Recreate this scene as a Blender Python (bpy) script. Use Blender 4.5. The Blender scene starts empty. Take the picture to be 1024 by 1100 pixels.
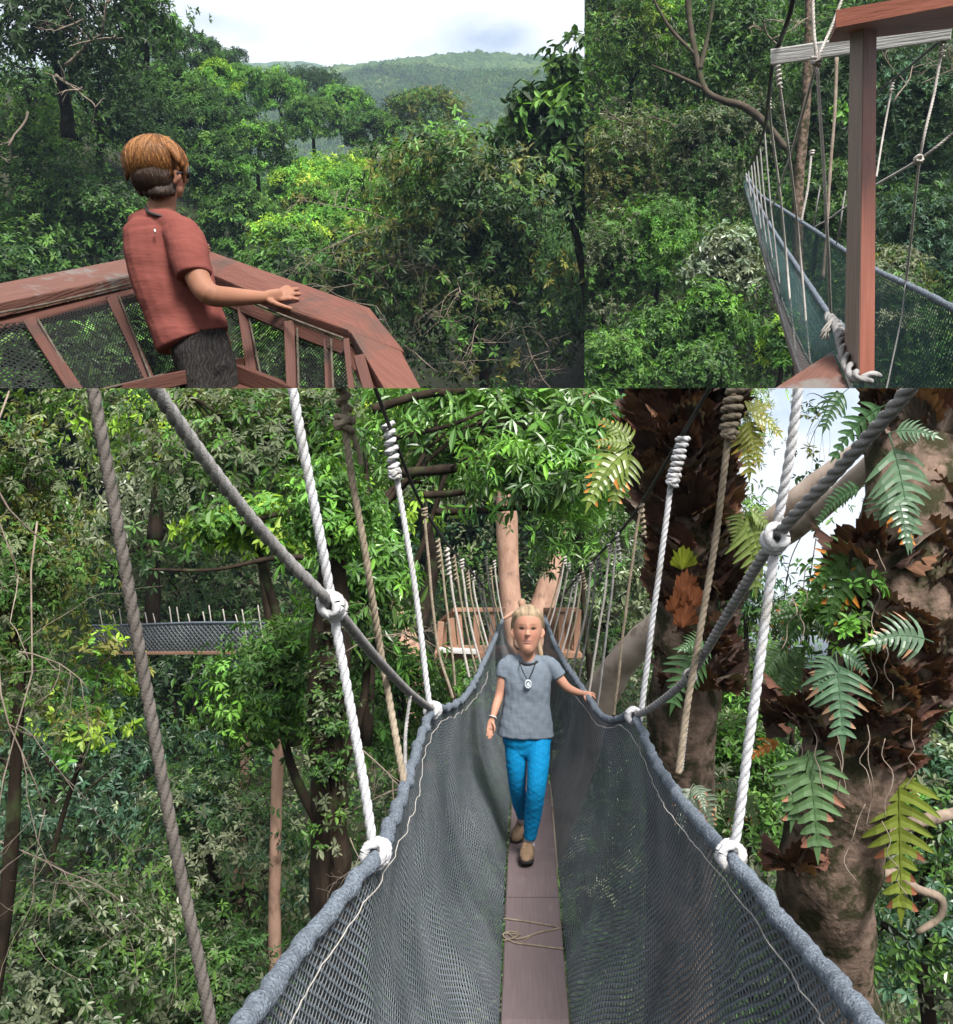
import bpy, bmesh, math, random
import numpy as np
from mathutils import Vector, Matrix
random.seed(11)
R = np.random.default_rng(11)
scn = bpy.context.scene
COL = scn.collection
# ------------------------------------------------------------------ camera frame
F, CX, CY = 1024.0, 512.0, 550.0
PITCH = math.atan(90 / F)
CAM = np.array([0.0, 0.0, 24.0])
XA = np.array([1.0, 0, 0])
FA = np.array([0, math.cos(PITCH), math.sin(PITCH)])
UA = np.array([0, -math.sin(PITCH), math.cos(PITCH)])
KH = (CY - 417) / F
KV = (628 - CX) / F
WUP = np.array([0, 0, 1.0])


def P(px, py, d):
    return CAM + d * FA + (px - CX) / F * d * XA - (py - CY) / F * d * UA


def frame(hpy):
    t = (CY - hpy) / F
    h = FA + t * UA
    h = h / np.linalg.norm(h)
    return h, np.cross(XA, h)


H_B, U_B = frame(640)      # the walkway with the girl: true level
H_L, U_L = frame(70)       # the lookout deck
H_R, U_R = frame(150)      # the second walkway
FR = {'B': (H_B, U_B), 'L': (H_L, U_L), 'R': (H_R, U_R)}


def LW(panel, p):          # level coordinates of one of the three places -> world
    h, u = FR[panel]
    p = np.atleast_2d(np.asarray(p, float))
    return CAM + p[:, :1] * XA + p[:, 1:2] * h + p[:, 2:3] * u


NH = (UA - KH * FA) / math.sqrt(1 + KH * KH)
NV = (XA - KV * FA) / math.sqrt(1 + KV * KV)
PLANES = {'B': [NH], 'L': [-NH, NV], 'R': [-NH, -NV], None: []}   # each place ends where the next begins


def clamp(panel, V):
    V = V - CAM
    for _ in range(2):
        for n in PLANES[panel]:
            s = V @ n
            V = V - np.where(s > 0, s, 0)[:, None] * n
    return V + CAM


def inside(panel, V, slack=0.0):
    W = np.atleast_2d(V) - CAM
    ok = np.ones(len(W), bool)
    for n in PLANES[panel]:
        ok &= (W @ n) <= slack
    return ok


def nrm(v):
    v = np.asarray(v, float)
    return v / np.maximum(np.linalg.norm(v, axis=-1, keepdims=True), 1e-9)


_ks = np.random.default_rng(5).normal(size=(9, 3))
_ph = np.random.default_rng(6).uniform(0, 6.28, 9)


def noise(p, f=1.0):
    p = np.asarray(p) * f
    s = 0
    for i in range(9):
        s = s + np.sin(p @ (_ks[i] * (1 + .35 * i)) + _ph[i]) / (1 + .35 * i)
    return s / 2.6


# ------------------------------------------------------------------ mesh builder
class MB:
    def __init__(s):
        s.V, s.F, s.T, s.U, s.n = [], [], [], [], 0

    def add(s, v, faces, tint=None, uv=None):
        v = np.asarray(v, float)
        s.V.append(v)
        if isinstance(faces, np.ndarray):
            faces = [faces] if len(faces) else []
        else:
            g = {}
            for f in faces:
                g.setdefault(len(f), []).append(f)
            faces = [np.array(x, int) for x in g.values()]
        for f in faces:
            s.F.append(f + s.n)
            if tint is not None:
                t = np.asarray(tint, float)
                if t.ndim == 1:
                    t = np.tile(t, (len(f), 1))
                s.T.append(t)
            else:
                s.T.append(np.full((len(f), 3), .5))
        s.U.append(np.zeros((len(v), 2)) if uv is None else np.asarray(uv, float))
        s.n += len(v)
        return s

    def verts(s):
        return np.concatenate(s.V)

    def build(s, name, material, parent=None, panel=None, how='cut', smooth=True, loc=None, mesh_only=False):
        V = np.concatenate(s.V)
        if panel and how == 'clamp':
            V = clamp(panel, V)
        if parent is not None:
            org = np.array(parent['org'])
        else:
            org = np.asarray(loc if loc is not None else V.mean(0), float)
        me = bpy.data.meshes.new(name)
        me.vertices.add(len(V))
        me.vertices.foreach_set('co', (V - org).astype(np.float32).ravel())
        loops = np.concatenate([f.ravel() for f in s.F])
        tot = np.concatenate([np.full(len(f), f.shape[1]) for f in s.F])
        st = np.concatenate([[0], np.cumsum(tot)[:-1]])
        me.loops.add(len(loops))
        me.loops.foreach_set('vertex_index', loops.astype(np.int32))
        me.polygons.add(len(tot))
        me.polygons.foreach_set('loop_start', st.astype(np.int32))
        me.update(calc_edges=True)
        T = np.concatenate(s.T)
        at = me.attributes.new('tint', 'FLOAT_COLOR', 'FACE')
        at.data.foreach_set('color', np.concatenate([T, np.ones((len(T), 1))], 1).astype(np.float32).ravel())
        U = np.concatenate(s.U)
        if np.any(U):
            ul = me.uv_layers.new(name='UVMap')
            ul.data.foreach_set('uv', U[loops].astype(np.float32).ravel())
        me.polygons.foreach_set('use_smooth', np.full(len(tot), bool(smooth)))
        if material is not None:
            me.materials.append(material)
        if panel and how == 'cut':
            pl = [n for n in PLANES[panel] if ((V - CAM) @ n).max() > 0]
            if pl:
                bm = bmesh.new()
                bm.from_mesh(me)
                for n in pl:
                    bmesh.ops.bisect_plane(bm, geom=bm.verts[:] + bm.edges[:] + bm.faces[:],
                                           plane_co=Vector(CAM - org), plane_no=Vector(n), clear_outer=True)
                bm.to_mesh(me)
                bm.free()
        me.validate()
        if mesh_only:
            return me
        if len(me.polygons) == 0:
            bpy.data.meshes.remove(me)
            return None
        o = bpy.data.objects.new(name, me)
        COL.objects.link(o)
        o['org'] = [float(x) for x in org]
        if parent is not None:
            o.parent = parent
        else:
            o.location = org
        return o


def tag(o, label=None, cat=None, group=None, kind=None):
    if o is None:
        return o
    if label: o['label'] = label
    if cat: o['category'] = cat
    if group: o['group'] = group
    if kind: o['kind'] = kind
    return o


def thing(name, label, cat, loc, group=None):
    o = bpy.data.objects.new(name, None)
    o.empty_display_size = .1
    COL.objects.link(o)
    o.location = [float(x) for x in loc]
    o['org'] = [float(x) for x in loc]
    return tag(o, label, cat, group)


# ------------------------------------------------------------------ shape helpers
def spline(pts, step=None, n=None):
    pts = np.asarray(pts, float)
    if len(pts) == 2:
        L = np.linalg.norm(pts[1] - pts[0])
        k = n or max(2, int(L / step) + 1)
        t = np.linspace(0, 1, k)[:, None]
        return pts[0] * (1 - t) + pts[1] * t
    q = np.vstack([2 * pts[0] - pts[1], pts, 2 * pts[-1] - pts[-2]])
    out = []
    for i in range(len(pts) - 1):
        a, b, c, e = q[i:i + 4]
        t = np.linspace(0, 1, 24, endpoint=False)[:, None]
        out.append(.5 * (2 * b + (c - a) * t + (2 * a - 5 * b + 4 * c - e) * t ** 2 + (3 * b - a - 3 * c + e) * t ** 3))
    out.append(pts[-1:])
    d = np.vstack(out)
    s = np.concatenate([[0], np.cumsum(np.linalg.norm(np.diff(d[:, :3], axis=0), axis=1))])
    k = n or max(2, int(s[-1] / step) + 1)
    u = np.linspace(0, s[-1], k)
    return np.stack([np.interp(u, s, d[:, j]) for j in range(d.shape[1])], 1)


def frames(pts, ref=None):
    T = nrm(np.gradient(pts, axis=0))
    r = np.array(ref if ref is not None else ([0, 0, 1.0] if abs(T[0][2]) < .9 else [1.0, 0, 0]))
    N = np.zeros_like(T)
    n = r - T[0] * (r @ T[0])
    N[0] = n / np.linalg.norm(n)
    for i in range(1, len(T)):
        n = N[i - 1] - T[i] * (N[i - 1] @ T[i])
        N[i] = n / max(np.linalg.norm(n), 1e-9)
    return T, N, np.cross(T, N)


def grid_faces(a, b, closed):
    i = np.arange(a - 1)[:, None]
    j = np.arange(b if closed else b - 1)[None, :]
    j2 = (j + 1) % b
    f = np.stack([i * b + j, i * b + j2, (i + 1) * b + j2, (i + 1) * b + j], -1)
    return f.reshape(-1, 4)


def tube(mb, pts, rad, sides=8, prof=None, twist=0.0, ref=None, cap=True, tint=None, rough=0.0, rf=8.0, flat=1.0, flat2=None):
    pts = np.asarray(pts, float)
    rad = np.broadcast_to(np.asarray(rad, float), (len(pts),))
    T, N, B = frames(pts, ref)
    s = np.concatenate([[0], np.cumsum(np.linalg.norm(np.diff(pts, axis=0), axis=1))])
    th = np.arange(sides) / sides * 2 * math.pi
    pr = np.ones(sides) if prof is None else prof(th)
    ang = th[None, :] + twist * s[:, None]
    rr = rad[:, None] * pr[None, :]
    v = pts[:, None, :] + rr[..., None] * (np.cos(ang)[..., None] * N[:, None, :] * flat + np.sin(ang)[..., None] * B[:, None, :])
    if rough:
        v = v + (v - pts[:, None, :]) * (rough * noise(v.reshape(-1, 3), rf).reshape(v.shape[:2]))[..., None]
    uv = np.stack([np.broadcast_to(th / 6.2832, (len(pts), sides)), np.broadcast_to(s[:, None], (len(pts), sides))], -1).reshape(-1, 2)
    f = grid_faces(len(pts), sides, True)
    faces = [f]
    fl = [tuple(q) for q in f]
    if cap:
        fl.append(tuple(range(sides - 1, -1, -1)))
        fl.append(tuple(range((len(pts) - 1) * sides, len(pts) * sides)))
    mb.add(v.reshape(-1, 3), fl if cap else f, tint, uv)
    return mb


def lay(n=3, depth=.3):
    return lambda th: 1 - depth + depth * np.abs(np.cos(th * n / 2)) ** .7


def rope(mb, pts, r, pitch=None, wob=0.0):
    """a real three-strand laid rope: the strands are in the geometry"""
    pitch = pitch or 7.5 * r
    p = spline(pts, pitch / 11)
    if wob:
        p = p + wob * np.stack([noise(p, 3), noise(p + 9, 3), noise(p + 17, 3)], 1)
    return tube(mb, p, r * 1.08, 18, lay(3, .34), 2 * math.pi / pitch)


def coil(mb, a, b, Rr, r, turns, jig=.15):
    a, b = np.asarray(a, float), np.asarray(b, float)
    n = int(turns * 16)
    t = np.linspace(0, 1, n)
    ax = b - a
    T, N, B = frames(np.array([a, a + ax * .5, b]))
    rad = Rr * (1 + jig * np.sin(t * turns * 2.1 + 1))
    p = a + ax * t[:, None] + rad[:, None] * (np.cos(t * turns * 6.283)[:, None] * N[0] + np.sin(t * turns * 6.283)[:, None] * B[0])
    return tube(mb, p, r * 1.05, 12, lay(3, .28), 6.2832 / (7.5 * r))


def ring(mb, c, axis, Rr, r, tilt=0.0):
    axis = nrm(axis)
    a = nrm(np.cross(axis, [.3, .5, .81]))
    b = np.cross(axis, a)
    t = np.linspace(0, 2 * math.pi, 20, endpoint=True)
    p = np.asarray(c) + Rr * (np.cos(t)[:, None] * a + np.sin(t)[:, None] * b) + axis * (np.sin(t + 1) * tilt * Rr)[:, None]
    return tube(mb, p, r * 1.06, 15, lay(3, .3), 6.2832 / (7.5 * r), cap=False)


def hitch(mb, c, axis, Rr, r):
    ax = nrm(axis)
    for k, (o, t) in enumerate([(-.8, .5), (.15, -.4), (1.0, .3)]):
        ring(mb, np.asarray(c) + ax * o * r * 1.3, ax, Rr, r, t)
    side = nrm(np.cross(ax, [0.1, 1, 0.2]))
    ring(mb, np.asarray(c) - FA * Rr * .5, nrm(ax * .6 + side), Rr * .85, r, .4)
    return mb


def box_between(mb, p0, p1, w, h, side, tint=None):
    """square timber from p0 to p1; side = direction of its width"""
    p0, p1 = np.asarray(p0, float), np.asarray(p1, float)
    t = nrm(p1 - p0)
    s = nrm(side - t * np.dot(side, t))
    u = np.cross(s, t)
    b = min(w, h) * .06
    prof = [(-w / 2 + b, -h / 2), (w / 2 - b, -h / 2), (w / 2, -h / 2 + b), (w / 2, h / 2 - b), (w / 2 - b, h / 2), (-w / 2 + b, h / 2), (-w / 2, h / 2 - b), (-w / 2, -h / 2 + b)]
    L = np.linalg.norm(p1 - p0)
    v = [p + a * s + c * u for p in (p0, p1) for a, c in prof]
    per = np.cumsum([0] + [math.dist(prof[i], prof[(i + 1) % 8]) for i in range(7)])
    uv = [(q, l) for l in (0, L) for q in per]
    f = [(i, (i + 1) % 8, 8 + (i + 1) % 8, 8 + i) for i in range(8)] + [tuple(range(7, -1, -1)), tuple(range(8, 16))]
    mb.add(v, f, tint, uv)
    return mb


def slab(mb, poly, down, bev=.006):
    """a board: polygon of world points pushed along the vector down, top arris eased"""
    poly = np.asarray(poly, float)
    c = poly.mean(0)
    n = len(poly)
    dn = nrm(down)
    inn = poly + nrm(c - poly) * bev
    v = np.vstack([inn, poly + dn * bev, poly + np.asarray(down)])
    e = poly[np.argmax(np.linalg.norm(np.roll(poly, -1, 0) - poly, axis=1))]
    i0 = int(np.argmax(np.linalg.norm(np.roll(poly, -1, 0) - poly, axis=1)))
    ax = nrm(poly[(i0 + 1) % n] - poly[i0])
    bx = nrm(np.cross(ax, dn))
    uv = np.stack([(v - c) @ bx + ((v - c) @ dn), (v - c) @ ax], 1)
    f = [tuple(range(n)), tuple(range(3 * n - 1, 2 * n - 1, -1))]
    for k in range(2):
        for i in range(n):
            j = (i + 1) % n
            f.append((k * n + j, k * n + i, (k + 1) * n + i, (k + 1) * n + j))
    mb.add(v, f, None, uv)
    return mb


# ------------------------------------------------------------------ materials
def nt(name):
    m = bpy.data.materials.new(name)
    m.use_nodes = True
    t = m.node_tree
    t.nodes.clear()
    return m, t, t.nodes, t.links


def node(N, ty, **kw):
    n = N.new(ty)
    for k, v in kw.items():
        if k.startswith('i_'):
            key = k[2:]
            key = int(key) if key.isdigit() else key.replace('_', ' ')
            n.inputs[key].default_value = v
        else:
            setattr(n, k, v)
    return n


def ramp(N, stops):
    r = N.new('ShaderNodeValToRGB')
    e = r.color_ramp.elements
    while len(e) < len(stops):
        e.new(.5)
    for x, (p, c) in zip(e, stops):
        x.position = p
        x.color = (*c, 1)
    return r


def surf(name, c1, c2, scale=6.0, rough=.8, bump=.3, bscale=40.0, stain=None, sscale=2.5, sth=(.55, .68), stretch=None, uv=False, spec=.3, detail=6):
    m, t, N, L = nt(name)
    out = N.new('ShaderNodeOutputMaterial')
    b = node(N, 'ShaderNodeBsdfPrincipled', i_Roughness=rough)
    b.inputs['Specular IOR Level'].default_value = spec
    tc = N.new('ShaderNodeTexCoord')
    mp = N.new('ShaderNodeMapping')
    mp.inputs['Scale'].default_value = stretch or (1, 1, 1)
    L.new(tc.outputs['UV' if uv else 'Object'], mp.inputs[0])
    n1 = node(N, 'ShaderNodeTexNoise', i_Scale=scale, i_Detail=detail, i_Roughness=.6)
    L.new(mp.outputs[0], n1.inputs['Vector'])
    r1 = ramp(N, [(.32, c1), (.68, c2)])
    L.new(n1.outputs['Fac'], r1.inputs[0])
    col = r1.outputs[0]
    if stain:
        n2 = node(N, 'ShaderNodeTexNoise', i_Scale=sscale, i_Detail=8.0, i_Roughness=.65)
        L.new(tc.outputs['Object'], n2.inputs['Vector'])
        r2 = ramp(N, [(sth[0], (0, 0, 0)), (sth[1], (1, 1, 1))])
        L.new(n2.outputs['Fac'], r2.inputs[0])
        mx = N.new('ShaderNodeMix')
        mx.data_type = 'RGBA'
        L.new(r2.outputs[0], mx.inputs[0])
        L.new(col, mx.inputs[6])
        mx.inputs[7].default_value = (*stain, 1)
        col = mx.outputs[2]
    L.new(col, b.inputs['Base Color'])
    if bump:
        n3 = node(N, 'ShaderNodeTexNoise', i_Scale=bscale, i_Detail=5.0)
        L.new(mp.outputs[0], n3.inputs['Vector'])
        bp = node(N, 'ShaderNodeBump', i_Strength=bump, i_Distance=.01)
        L.new(n3.outputs['Fac'], bp.inputs['Height'])
        L.new(bp.outputs[0], b.inputs['Normal'])
    L.new(b.outputs[0], out.inputs[0])
    return m


def leaf_mat(name, rough=.42, spec=.5, trans=.3):
    m, t, N, L = nt(name)
    out = N.new('ShaderNodeOutputMaterial')
    at = node(N, 'ShaderNodeAttribute', attribute_name='tint')
    b = node(N, 'ShaderNodeBsdfPrincipled', i_Roughness=rough)
    b.inputs['Specular IOR Level'].default_value = spec
    L.new(at.outputs['Color'], b.inputs['Base Color'])
    tr = N.new('ShaderNodeBsdfTranslucent')
    mu = N.new('ShaderNodeMix')
    mu.data_type = 'RGBA'
    mu.blend_type = 'MULTIPLY'
    mu.inputs[0].default_value = 1
    L.new(at.outputs['Color'], mu.inputs[6])
    mu.inputs[7].default_value = (1.5, 1.5, .7, 1)
    L.new(mu.outputs[2], tr.inputs[0])
    ms = N.new('ShaderNodeMixShader')
    ms.inputs[0].default_value = trans
    L.new(b.outputs[0], ms.inputs[1])
    L.new(tr.outputs[0], ms.inputs[2])
    L.new(ms.outputs[0], out.inputs[0])
    return m


def tint_mat(name, rough=.6, spec=.35, sss=0.0, point=True, bump=0.0, bscale=200):
    m, t, N, L = nt(name)
    out = N.new('ShaderNodeOutputMaterial')
    at = node(N, 'ShaderNodeAttribute', attribute_name='paint' if point else 'tint')
    b = node(N, 'ShaderNodeBsdfPrincipled', i_Roughness=rough)
    b.inputs['Specular IOR Level'].default_value = spec
    L.new(at.outputs['Color'], b.inputs['Base Color'])
    if sss:
        b.inputs['Subsurface Weight'].default_value = sss
        b.inputs['Subsurface Radius'].default_value = (.012, .005, .003)
        b.inputs['Subsurface Scale'].default_value = .6
    if bump:
        tc = N.new('ShaderNodeTexCoord')
        n3 = node(N, 'ShaderNodeTexNoise', i_Scale=float(bscale), i_Detail=4.0)
        L.new(tc.outputs['Object'], n3.inputs['Vector'])
        bp = node(N, 'ShaderNodeBump', i_Strength=bump, i_Distance=.004)
        L.new(n3.outputs['Fac'], bp.inputs['Height'])
        L.new(bp.outputs[0], b.inputs['Normal'])
    L.new(b.outputs[0], out.inputs[0])
    return m


def net_mat(name, c1, c2, cu, cv, w, rough=.75, wob=.25):
    """knotted netting: crossing threads with see-through cells, laid out on the net's own cloth coordinates in metres"""
    m, t, N, L = nt(name)
    out = N.new('ShaderNodeOutputMaterial')
    uvn = N.new('ShaderNodeUVMap')
    nz = node(N, 'ShaderNodeTexNoise', i_Scale=3.0, i_Detail=3.0)
    L.new(uvn.outputs[0], nz.inputs['Vector'])
    sub = node(N, 'ShaderNodeVectorMath', operation='SUBTRACT')
    L.new(nz.outputs['Color'], sub.inputs[0])
    sub.inputs[1].default_value = (.5, .5, .5)
    scl = node(N, 'ShaderNodeVectorMath', operation='SCALE')
    L.new(sub.outputs[0], scl.inputs[0])
    scl.inputs['Scale'].default_value = wob * .25
    add = node(N, 'ShaderNodeVectorMath', operation='ADD')
    L.new(uvn.outputs[0], add.inputs[0])
    L.new(scl.outputs[0], add.inputs[1])
    sp = N.new('ShaderNodeSeparateXYZ')
    L.new(add.outputs[0], sp.inputs[0])

    def M(op, a, b=None):
        n = node(N, 'ShaderNodeMath', operation=op)
        for i, x in enumerate((a, b)):
            if x is None: continue
            if isinstance(x, (int, float)):
                n.inputs[i].default_value = x
            else:
                L.new(x, n.inputs[i])
        return n.outputs[0]
    u = M('DIVIDE', sp.outputs[0], cu)
    v = M('DIVIDE', sp.outputs[1], cv)
    d1 = M('ABSOLUTE', M('SUBTRACT', M('FRACT', M('ADD', u, v)), .5))
    d2 = M('ABSOLUTE', M('SUBTRACT', M('FRACT', M('SUBTRACT', u, v)), .5))
    mn = M('MINIMUM', d1, d2)
    mx = M('MAXIMUM', d1, d2)
    kn = M('SUBTRACT', w * 2.1, M('ADD', d1, d2))            # a knot where threads cross
    hole = M('GREATER_THAN', mn, w)
    nok = M('LESS_THAN', kn, 0.0)
    alpha = M('SUBTRACT', 1.0, M('MULTIPLY', hole, nok))
    b = node(N, 'ShaderNodeBsdfPrincipled', i_Roughness=rough)
    b.inputs['Specular IOR Level'].default_value = .25
    n2 = node(N, 'ShaderNodeTexNoise', i_Scale=2.2, i_Detail=6.0)
    L.new(uvn.outputs[0], n2.inputs['Vector'])
    rp = ramp(N, [(.35, c1), (.65, c2)])
    L.new(n2.outputs['Fac'], rp.inputs[0])
    L.new(rp.outputs[0], b.inputs['Base Color'])
    hgt = M('MAXIMUM', M('SUBTRACT', w, mn), M('MULTIPLY', kn, .7))
    bp = node(N, 'ShaderNodeBump', i_Strength=1.0, i_Distance=cu * .9)
    L.new(hgt, bp.inputs['Height'])
    L.new(bp.outputs[0], b.inputs['Normal'])
    tr = N.new('ShaderNodeBsdfTransparent')
    ms = N.new('ShaderNodeMixShader')
    L.new(alpha, ms.inputs[0])
    L.new(tr.outputs[0], ms.inputs[1])
    L.new(b.outputs[0], ms.inputs[2])
    L.new(ms.outputs[0], out.inputs[0])
    return m


def print_mat(name, c1, c2, scale, rough=.8, bump=.25):
    """cloth with a squiggly printed pattern"""
    m, t, N, L = nt(name)
    out = N.new('ShaderNodeOutputMaterial')
    tc = N.new('ShaderNodeTexCoord')
    w = node(N, 'ShaderNodeTexWave', i_Scale=scale, i_Distortion=14.0, i_Detail=3.0)
    L.new(tc.outputs['Object'], w.inputs['Vector'])
    r = ramp(N, [(.72, c1), (.9, c2)])
    L.new(w.outputs['Fac'], r.inputs[0])
    b = node(N, 'ShaderNodeBsdfPrincipled', i_Roughness=rough)
    b.inputs['Specular IOR Level'].default_value = .2
    L.new(r.outputs[0], b.inputs['Base Color'])
    n3 = node(N, 'ShaderNodeTexNoise', i_Scale=26.0, i_Detail=4.0)
    L.new(tc.outputs['Object'], n3.inputs['Vector'])
    bp = node(N, 'ShaderNodeBump', i_Strength=bump, i_Distance=.02)
    L.new(n3.outputs['Fac'], bp.inputs['Height'])
    L.new(bp.outputs[0], b.inputs['Normal'])
    L.new(b.outputs[0], out.inputs[0])
    return m


M_ = {}
M_['leaf'] = leaf_mat('leaf', .5, .3)
M_['leaf_dull'] = leaf_mat('leaf_dull', .65, .18, .28)
M_['leaf_wax'] = leaf_mat('leaf_wax', .36, .5, .25)
M_['dry'] = leaf_mat('dry_leaf', .75, .2, .12)
M_['bark_dark'] = surf('bark_dark', (.012, .009, .007), (.04, .029, .021), 9, .95, .8, 30, (.045, .06, .025), 3.0, stretch=(1, 1, .35), spec=.06)
M_['bark_grey'] = surf('bark_grey', (.10, .075, .06), (.27, .21, .165), 10, .9, .6, 34, (.07, .085, .045), 3.2, stretch=(1, 1, .5), spec=.06)
M_['bark_pink'] = surf('bark_pink', (.25, .15, .11), (.42, .27, .20), 5, .85, .35, 30, (.16, .10, .075), 2.4, stretch=(1, 1, .4), spec=.06)
M_['bark_lichen'] = surf('bark_lichen', (.06, .044, .034), (.20, .14, .11), 9, .92, 1.0, 30, (.035, .033, .018), 5.5, (.47, .56), spec=.06)
M_['limb_pale'] = surf('limb_pale', (.27, .215, .18), (.42, .35, .30), 6, .85, .35, 30, (.17, .13, .10), 3.5, (.55, .65), stretch=(1, 1, .4))
M_['bark_moss'] = surf('bark_moss', (.04, .032, .024), (.12, .095, .075), 1.5, .95, .6, 5, (.04, .05, .025), 1.2, (.48, .58), spec=.06)
M_['twig'] = surf('twig', (.13, .10, .075), (.26, .21, .17), 12, .9, .3, 60)
M_['twig_dark'] = surf('twig_dark', (.03, .022, .016), (.07, .052, .04), 12, .9, .3, 60)
M_['rope_white'] = surf('rope_white', (.37, .37, .39), (.5, .5, .52), 30, .85, .35, 260, (.27, .255, .23), 9, (.52, .72))
M_['rope_cream'] = surf('rope_cream', (.27, .25, .23), (.42, .39, .36), 30, .85, .25, 260)
M_['rope_grey'] = surf('rope_grey', (.15, .145, .145), (.27, .26, .255), 22, .85, .35, 240)
M_['rope_dark'] = surf('rope_dark', (.06, .052, .046), (.115, .10, .09), 22, .85, .35, 240)
M_['lacing'] = surf('lacing', (.05, .04, .03), (.11, .09, .07), 30, .9, .3, 200)
M_['rope_brown'] = surf('rope_brown', (.15, .12, .085), (.29, .24, .18), 20, .9, .4, 240)
M_['cable'] = surf('cable', (.012, .012, .013), (.03, .03, .032), 20, .6, .2, 120)
M_['rim'] = surf('gathered_net', (.05, .062, .08), (.17, .2, .24), 150, .95, 1.0, 120)
M_['net'] = net_mat('net', (.10, .12, .138), (.185, .21, .235), .038, .029, .30)
M_['net_far'] = net_mat('net_far', (.08, .09, .10), (.12, .135, .145), .10, .12, .33)
M_['net_teal'] = net_mat('net_teal', (.028, .08, .08), (.05, .112, .112), .03, .026, .2)
M_['net_black'] = net_mat('net_black', (.008, .010, .009), (.014, .016, .015), .02, .02, .2)
M_['plank'] = surf('plank', (.115, .085, .088), (.15, .115, .118), 3, .75, .25, 6, (.19, .155, .155), 5, (.6, .8), stretch=(40, 1.5, 1), uv=True)
M_['red'] = surf('red_paint', (.09, .032, .022), (.135, .05, .034), 2.5, .75, .5, 5, (.06, .036, .028), 4, (.52, .66), stretch=(30, 2, 1), uv=True)
M_['red_post'] = surf('red_post_paint', (.19, .058, .035), (.25, .083, .05), 2.5, .65, .35, 6, (.12, .05, .035), 6, (.56, .7), stretch=(9, 1.2, 1), uv=True)
M_['red_worn'] = surf('red_paint_worn', (.085, .036, .026), (.12, .054, .04), 2.5, .8, .5, 5, (.12, .108, .10), 5.0, (.5, .6), stretch=(30, 2, 1), uv=True)
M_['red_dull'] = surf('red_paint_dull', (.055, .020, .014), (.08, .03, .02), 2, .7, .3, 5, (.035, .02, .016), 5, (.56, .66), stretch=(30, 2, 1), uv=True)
M_['grey_wood'] = surf('grey_wood', (.3, .285, .27), (.62, .61, .6), 2.2, .8, .5, 6, (.2, .15, .13), 9, (.62, .7), stretch=(30, 1.2, 1), uv=True)
M_['post_shade'] = surf('post_shaded_side', (.17, .12, .10), (.25, .18, .15), 2, .6, .3, 5, (.31, .25, .23), 5, (.6, .72), stretch=(30, 2, 1), uv=True)  # shaded counterpart of the post's red, the shade held in the colour
M_['orange_wood'] = surf('orange_wood', (.21, .11, .07), (.34, .20, .135), 2, .75, .3, 5, stretch=(30, 2, 1), uv=True)
M_['soil'] = surf('soil', (.012, .014, .008), (.035, .04, .018), .8, .95, .5, 4)
M_['skin'] = tint_mat('skin', .62, .25, .12, True, .08, 350)
M_['cord'] = surf('cord', (.01, .01, .01), (.02, .02, .02), 20, .6, 0)
M_['metal'] = surf('metal', (.35, .35, .36), (.5, .5, .5), 20, .3, 0, spec=.6)
# ================================================================== PLACE 1: the walkway with the girl
def poly_interp(tab):
    d = np.array([r[0] for r in tab])
    c = np.array([r[1:] for r in tab])
    return lambda q: np.array([np.interp(q, d, c[:, j]) for j in range(c.shape[1])])


# distance, plank y, plank left x, plank right x
plank_at = poly_interp([(1.2, 2405, 487, 707), (1.5, 1970, 497, 687), (2.5, 1410, 524, 638), (3.87, 1100, 538, 612), (5.3, 931, 545, 598),
                        (6.5, 858, 550, 592), (9, 790, 555, 584), (14, 735, 559, 577), (17.4, 704, 560, 575)])
RL = np.array([[190, 1235, 1.25], [262, 1104, 1.62], [330, 1010, 2.05], [404, 918, 2.5], [434, 850, 3.2], [450, 798, 3.8], [465, 764, 4.4], [480, 761, 4.75],
               [497, 751, 5.2], [510, 733, 5.8], [520, 712, 6.6], [530, 690, 8.6], [536, 675, 12], [541, 664, 17.3]])
RR = np.array([[1010, 1240, 1.25], [934, 1104, 1.62], [868, 1020, 2.05], [785, 921, 2.5], [738, 868, 3.05], [707, 822, 3.7], [681, 771, 4.4], [662, 774, 4.75],
               [646, 768, 5.1], [630, 746, 5.6], [612, 720, 6.5], [597, 694, 8.6], [590, 676, 12], [584, 661, 17.3]])


def px_curve(tab, n):
    q = spline(tab, n=n)
    return np.array([P(a, b, d) for a, b, d in q])


bridge = thing('rope_bridge', 'grey netted rope walkway the girl walks on, one plank wide', 'rope bridge', P(572, 1100, 3.87))
NB = 260
A_l, A_r = px_curve(RL, NB), px_curve(RR, NB)


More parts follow.
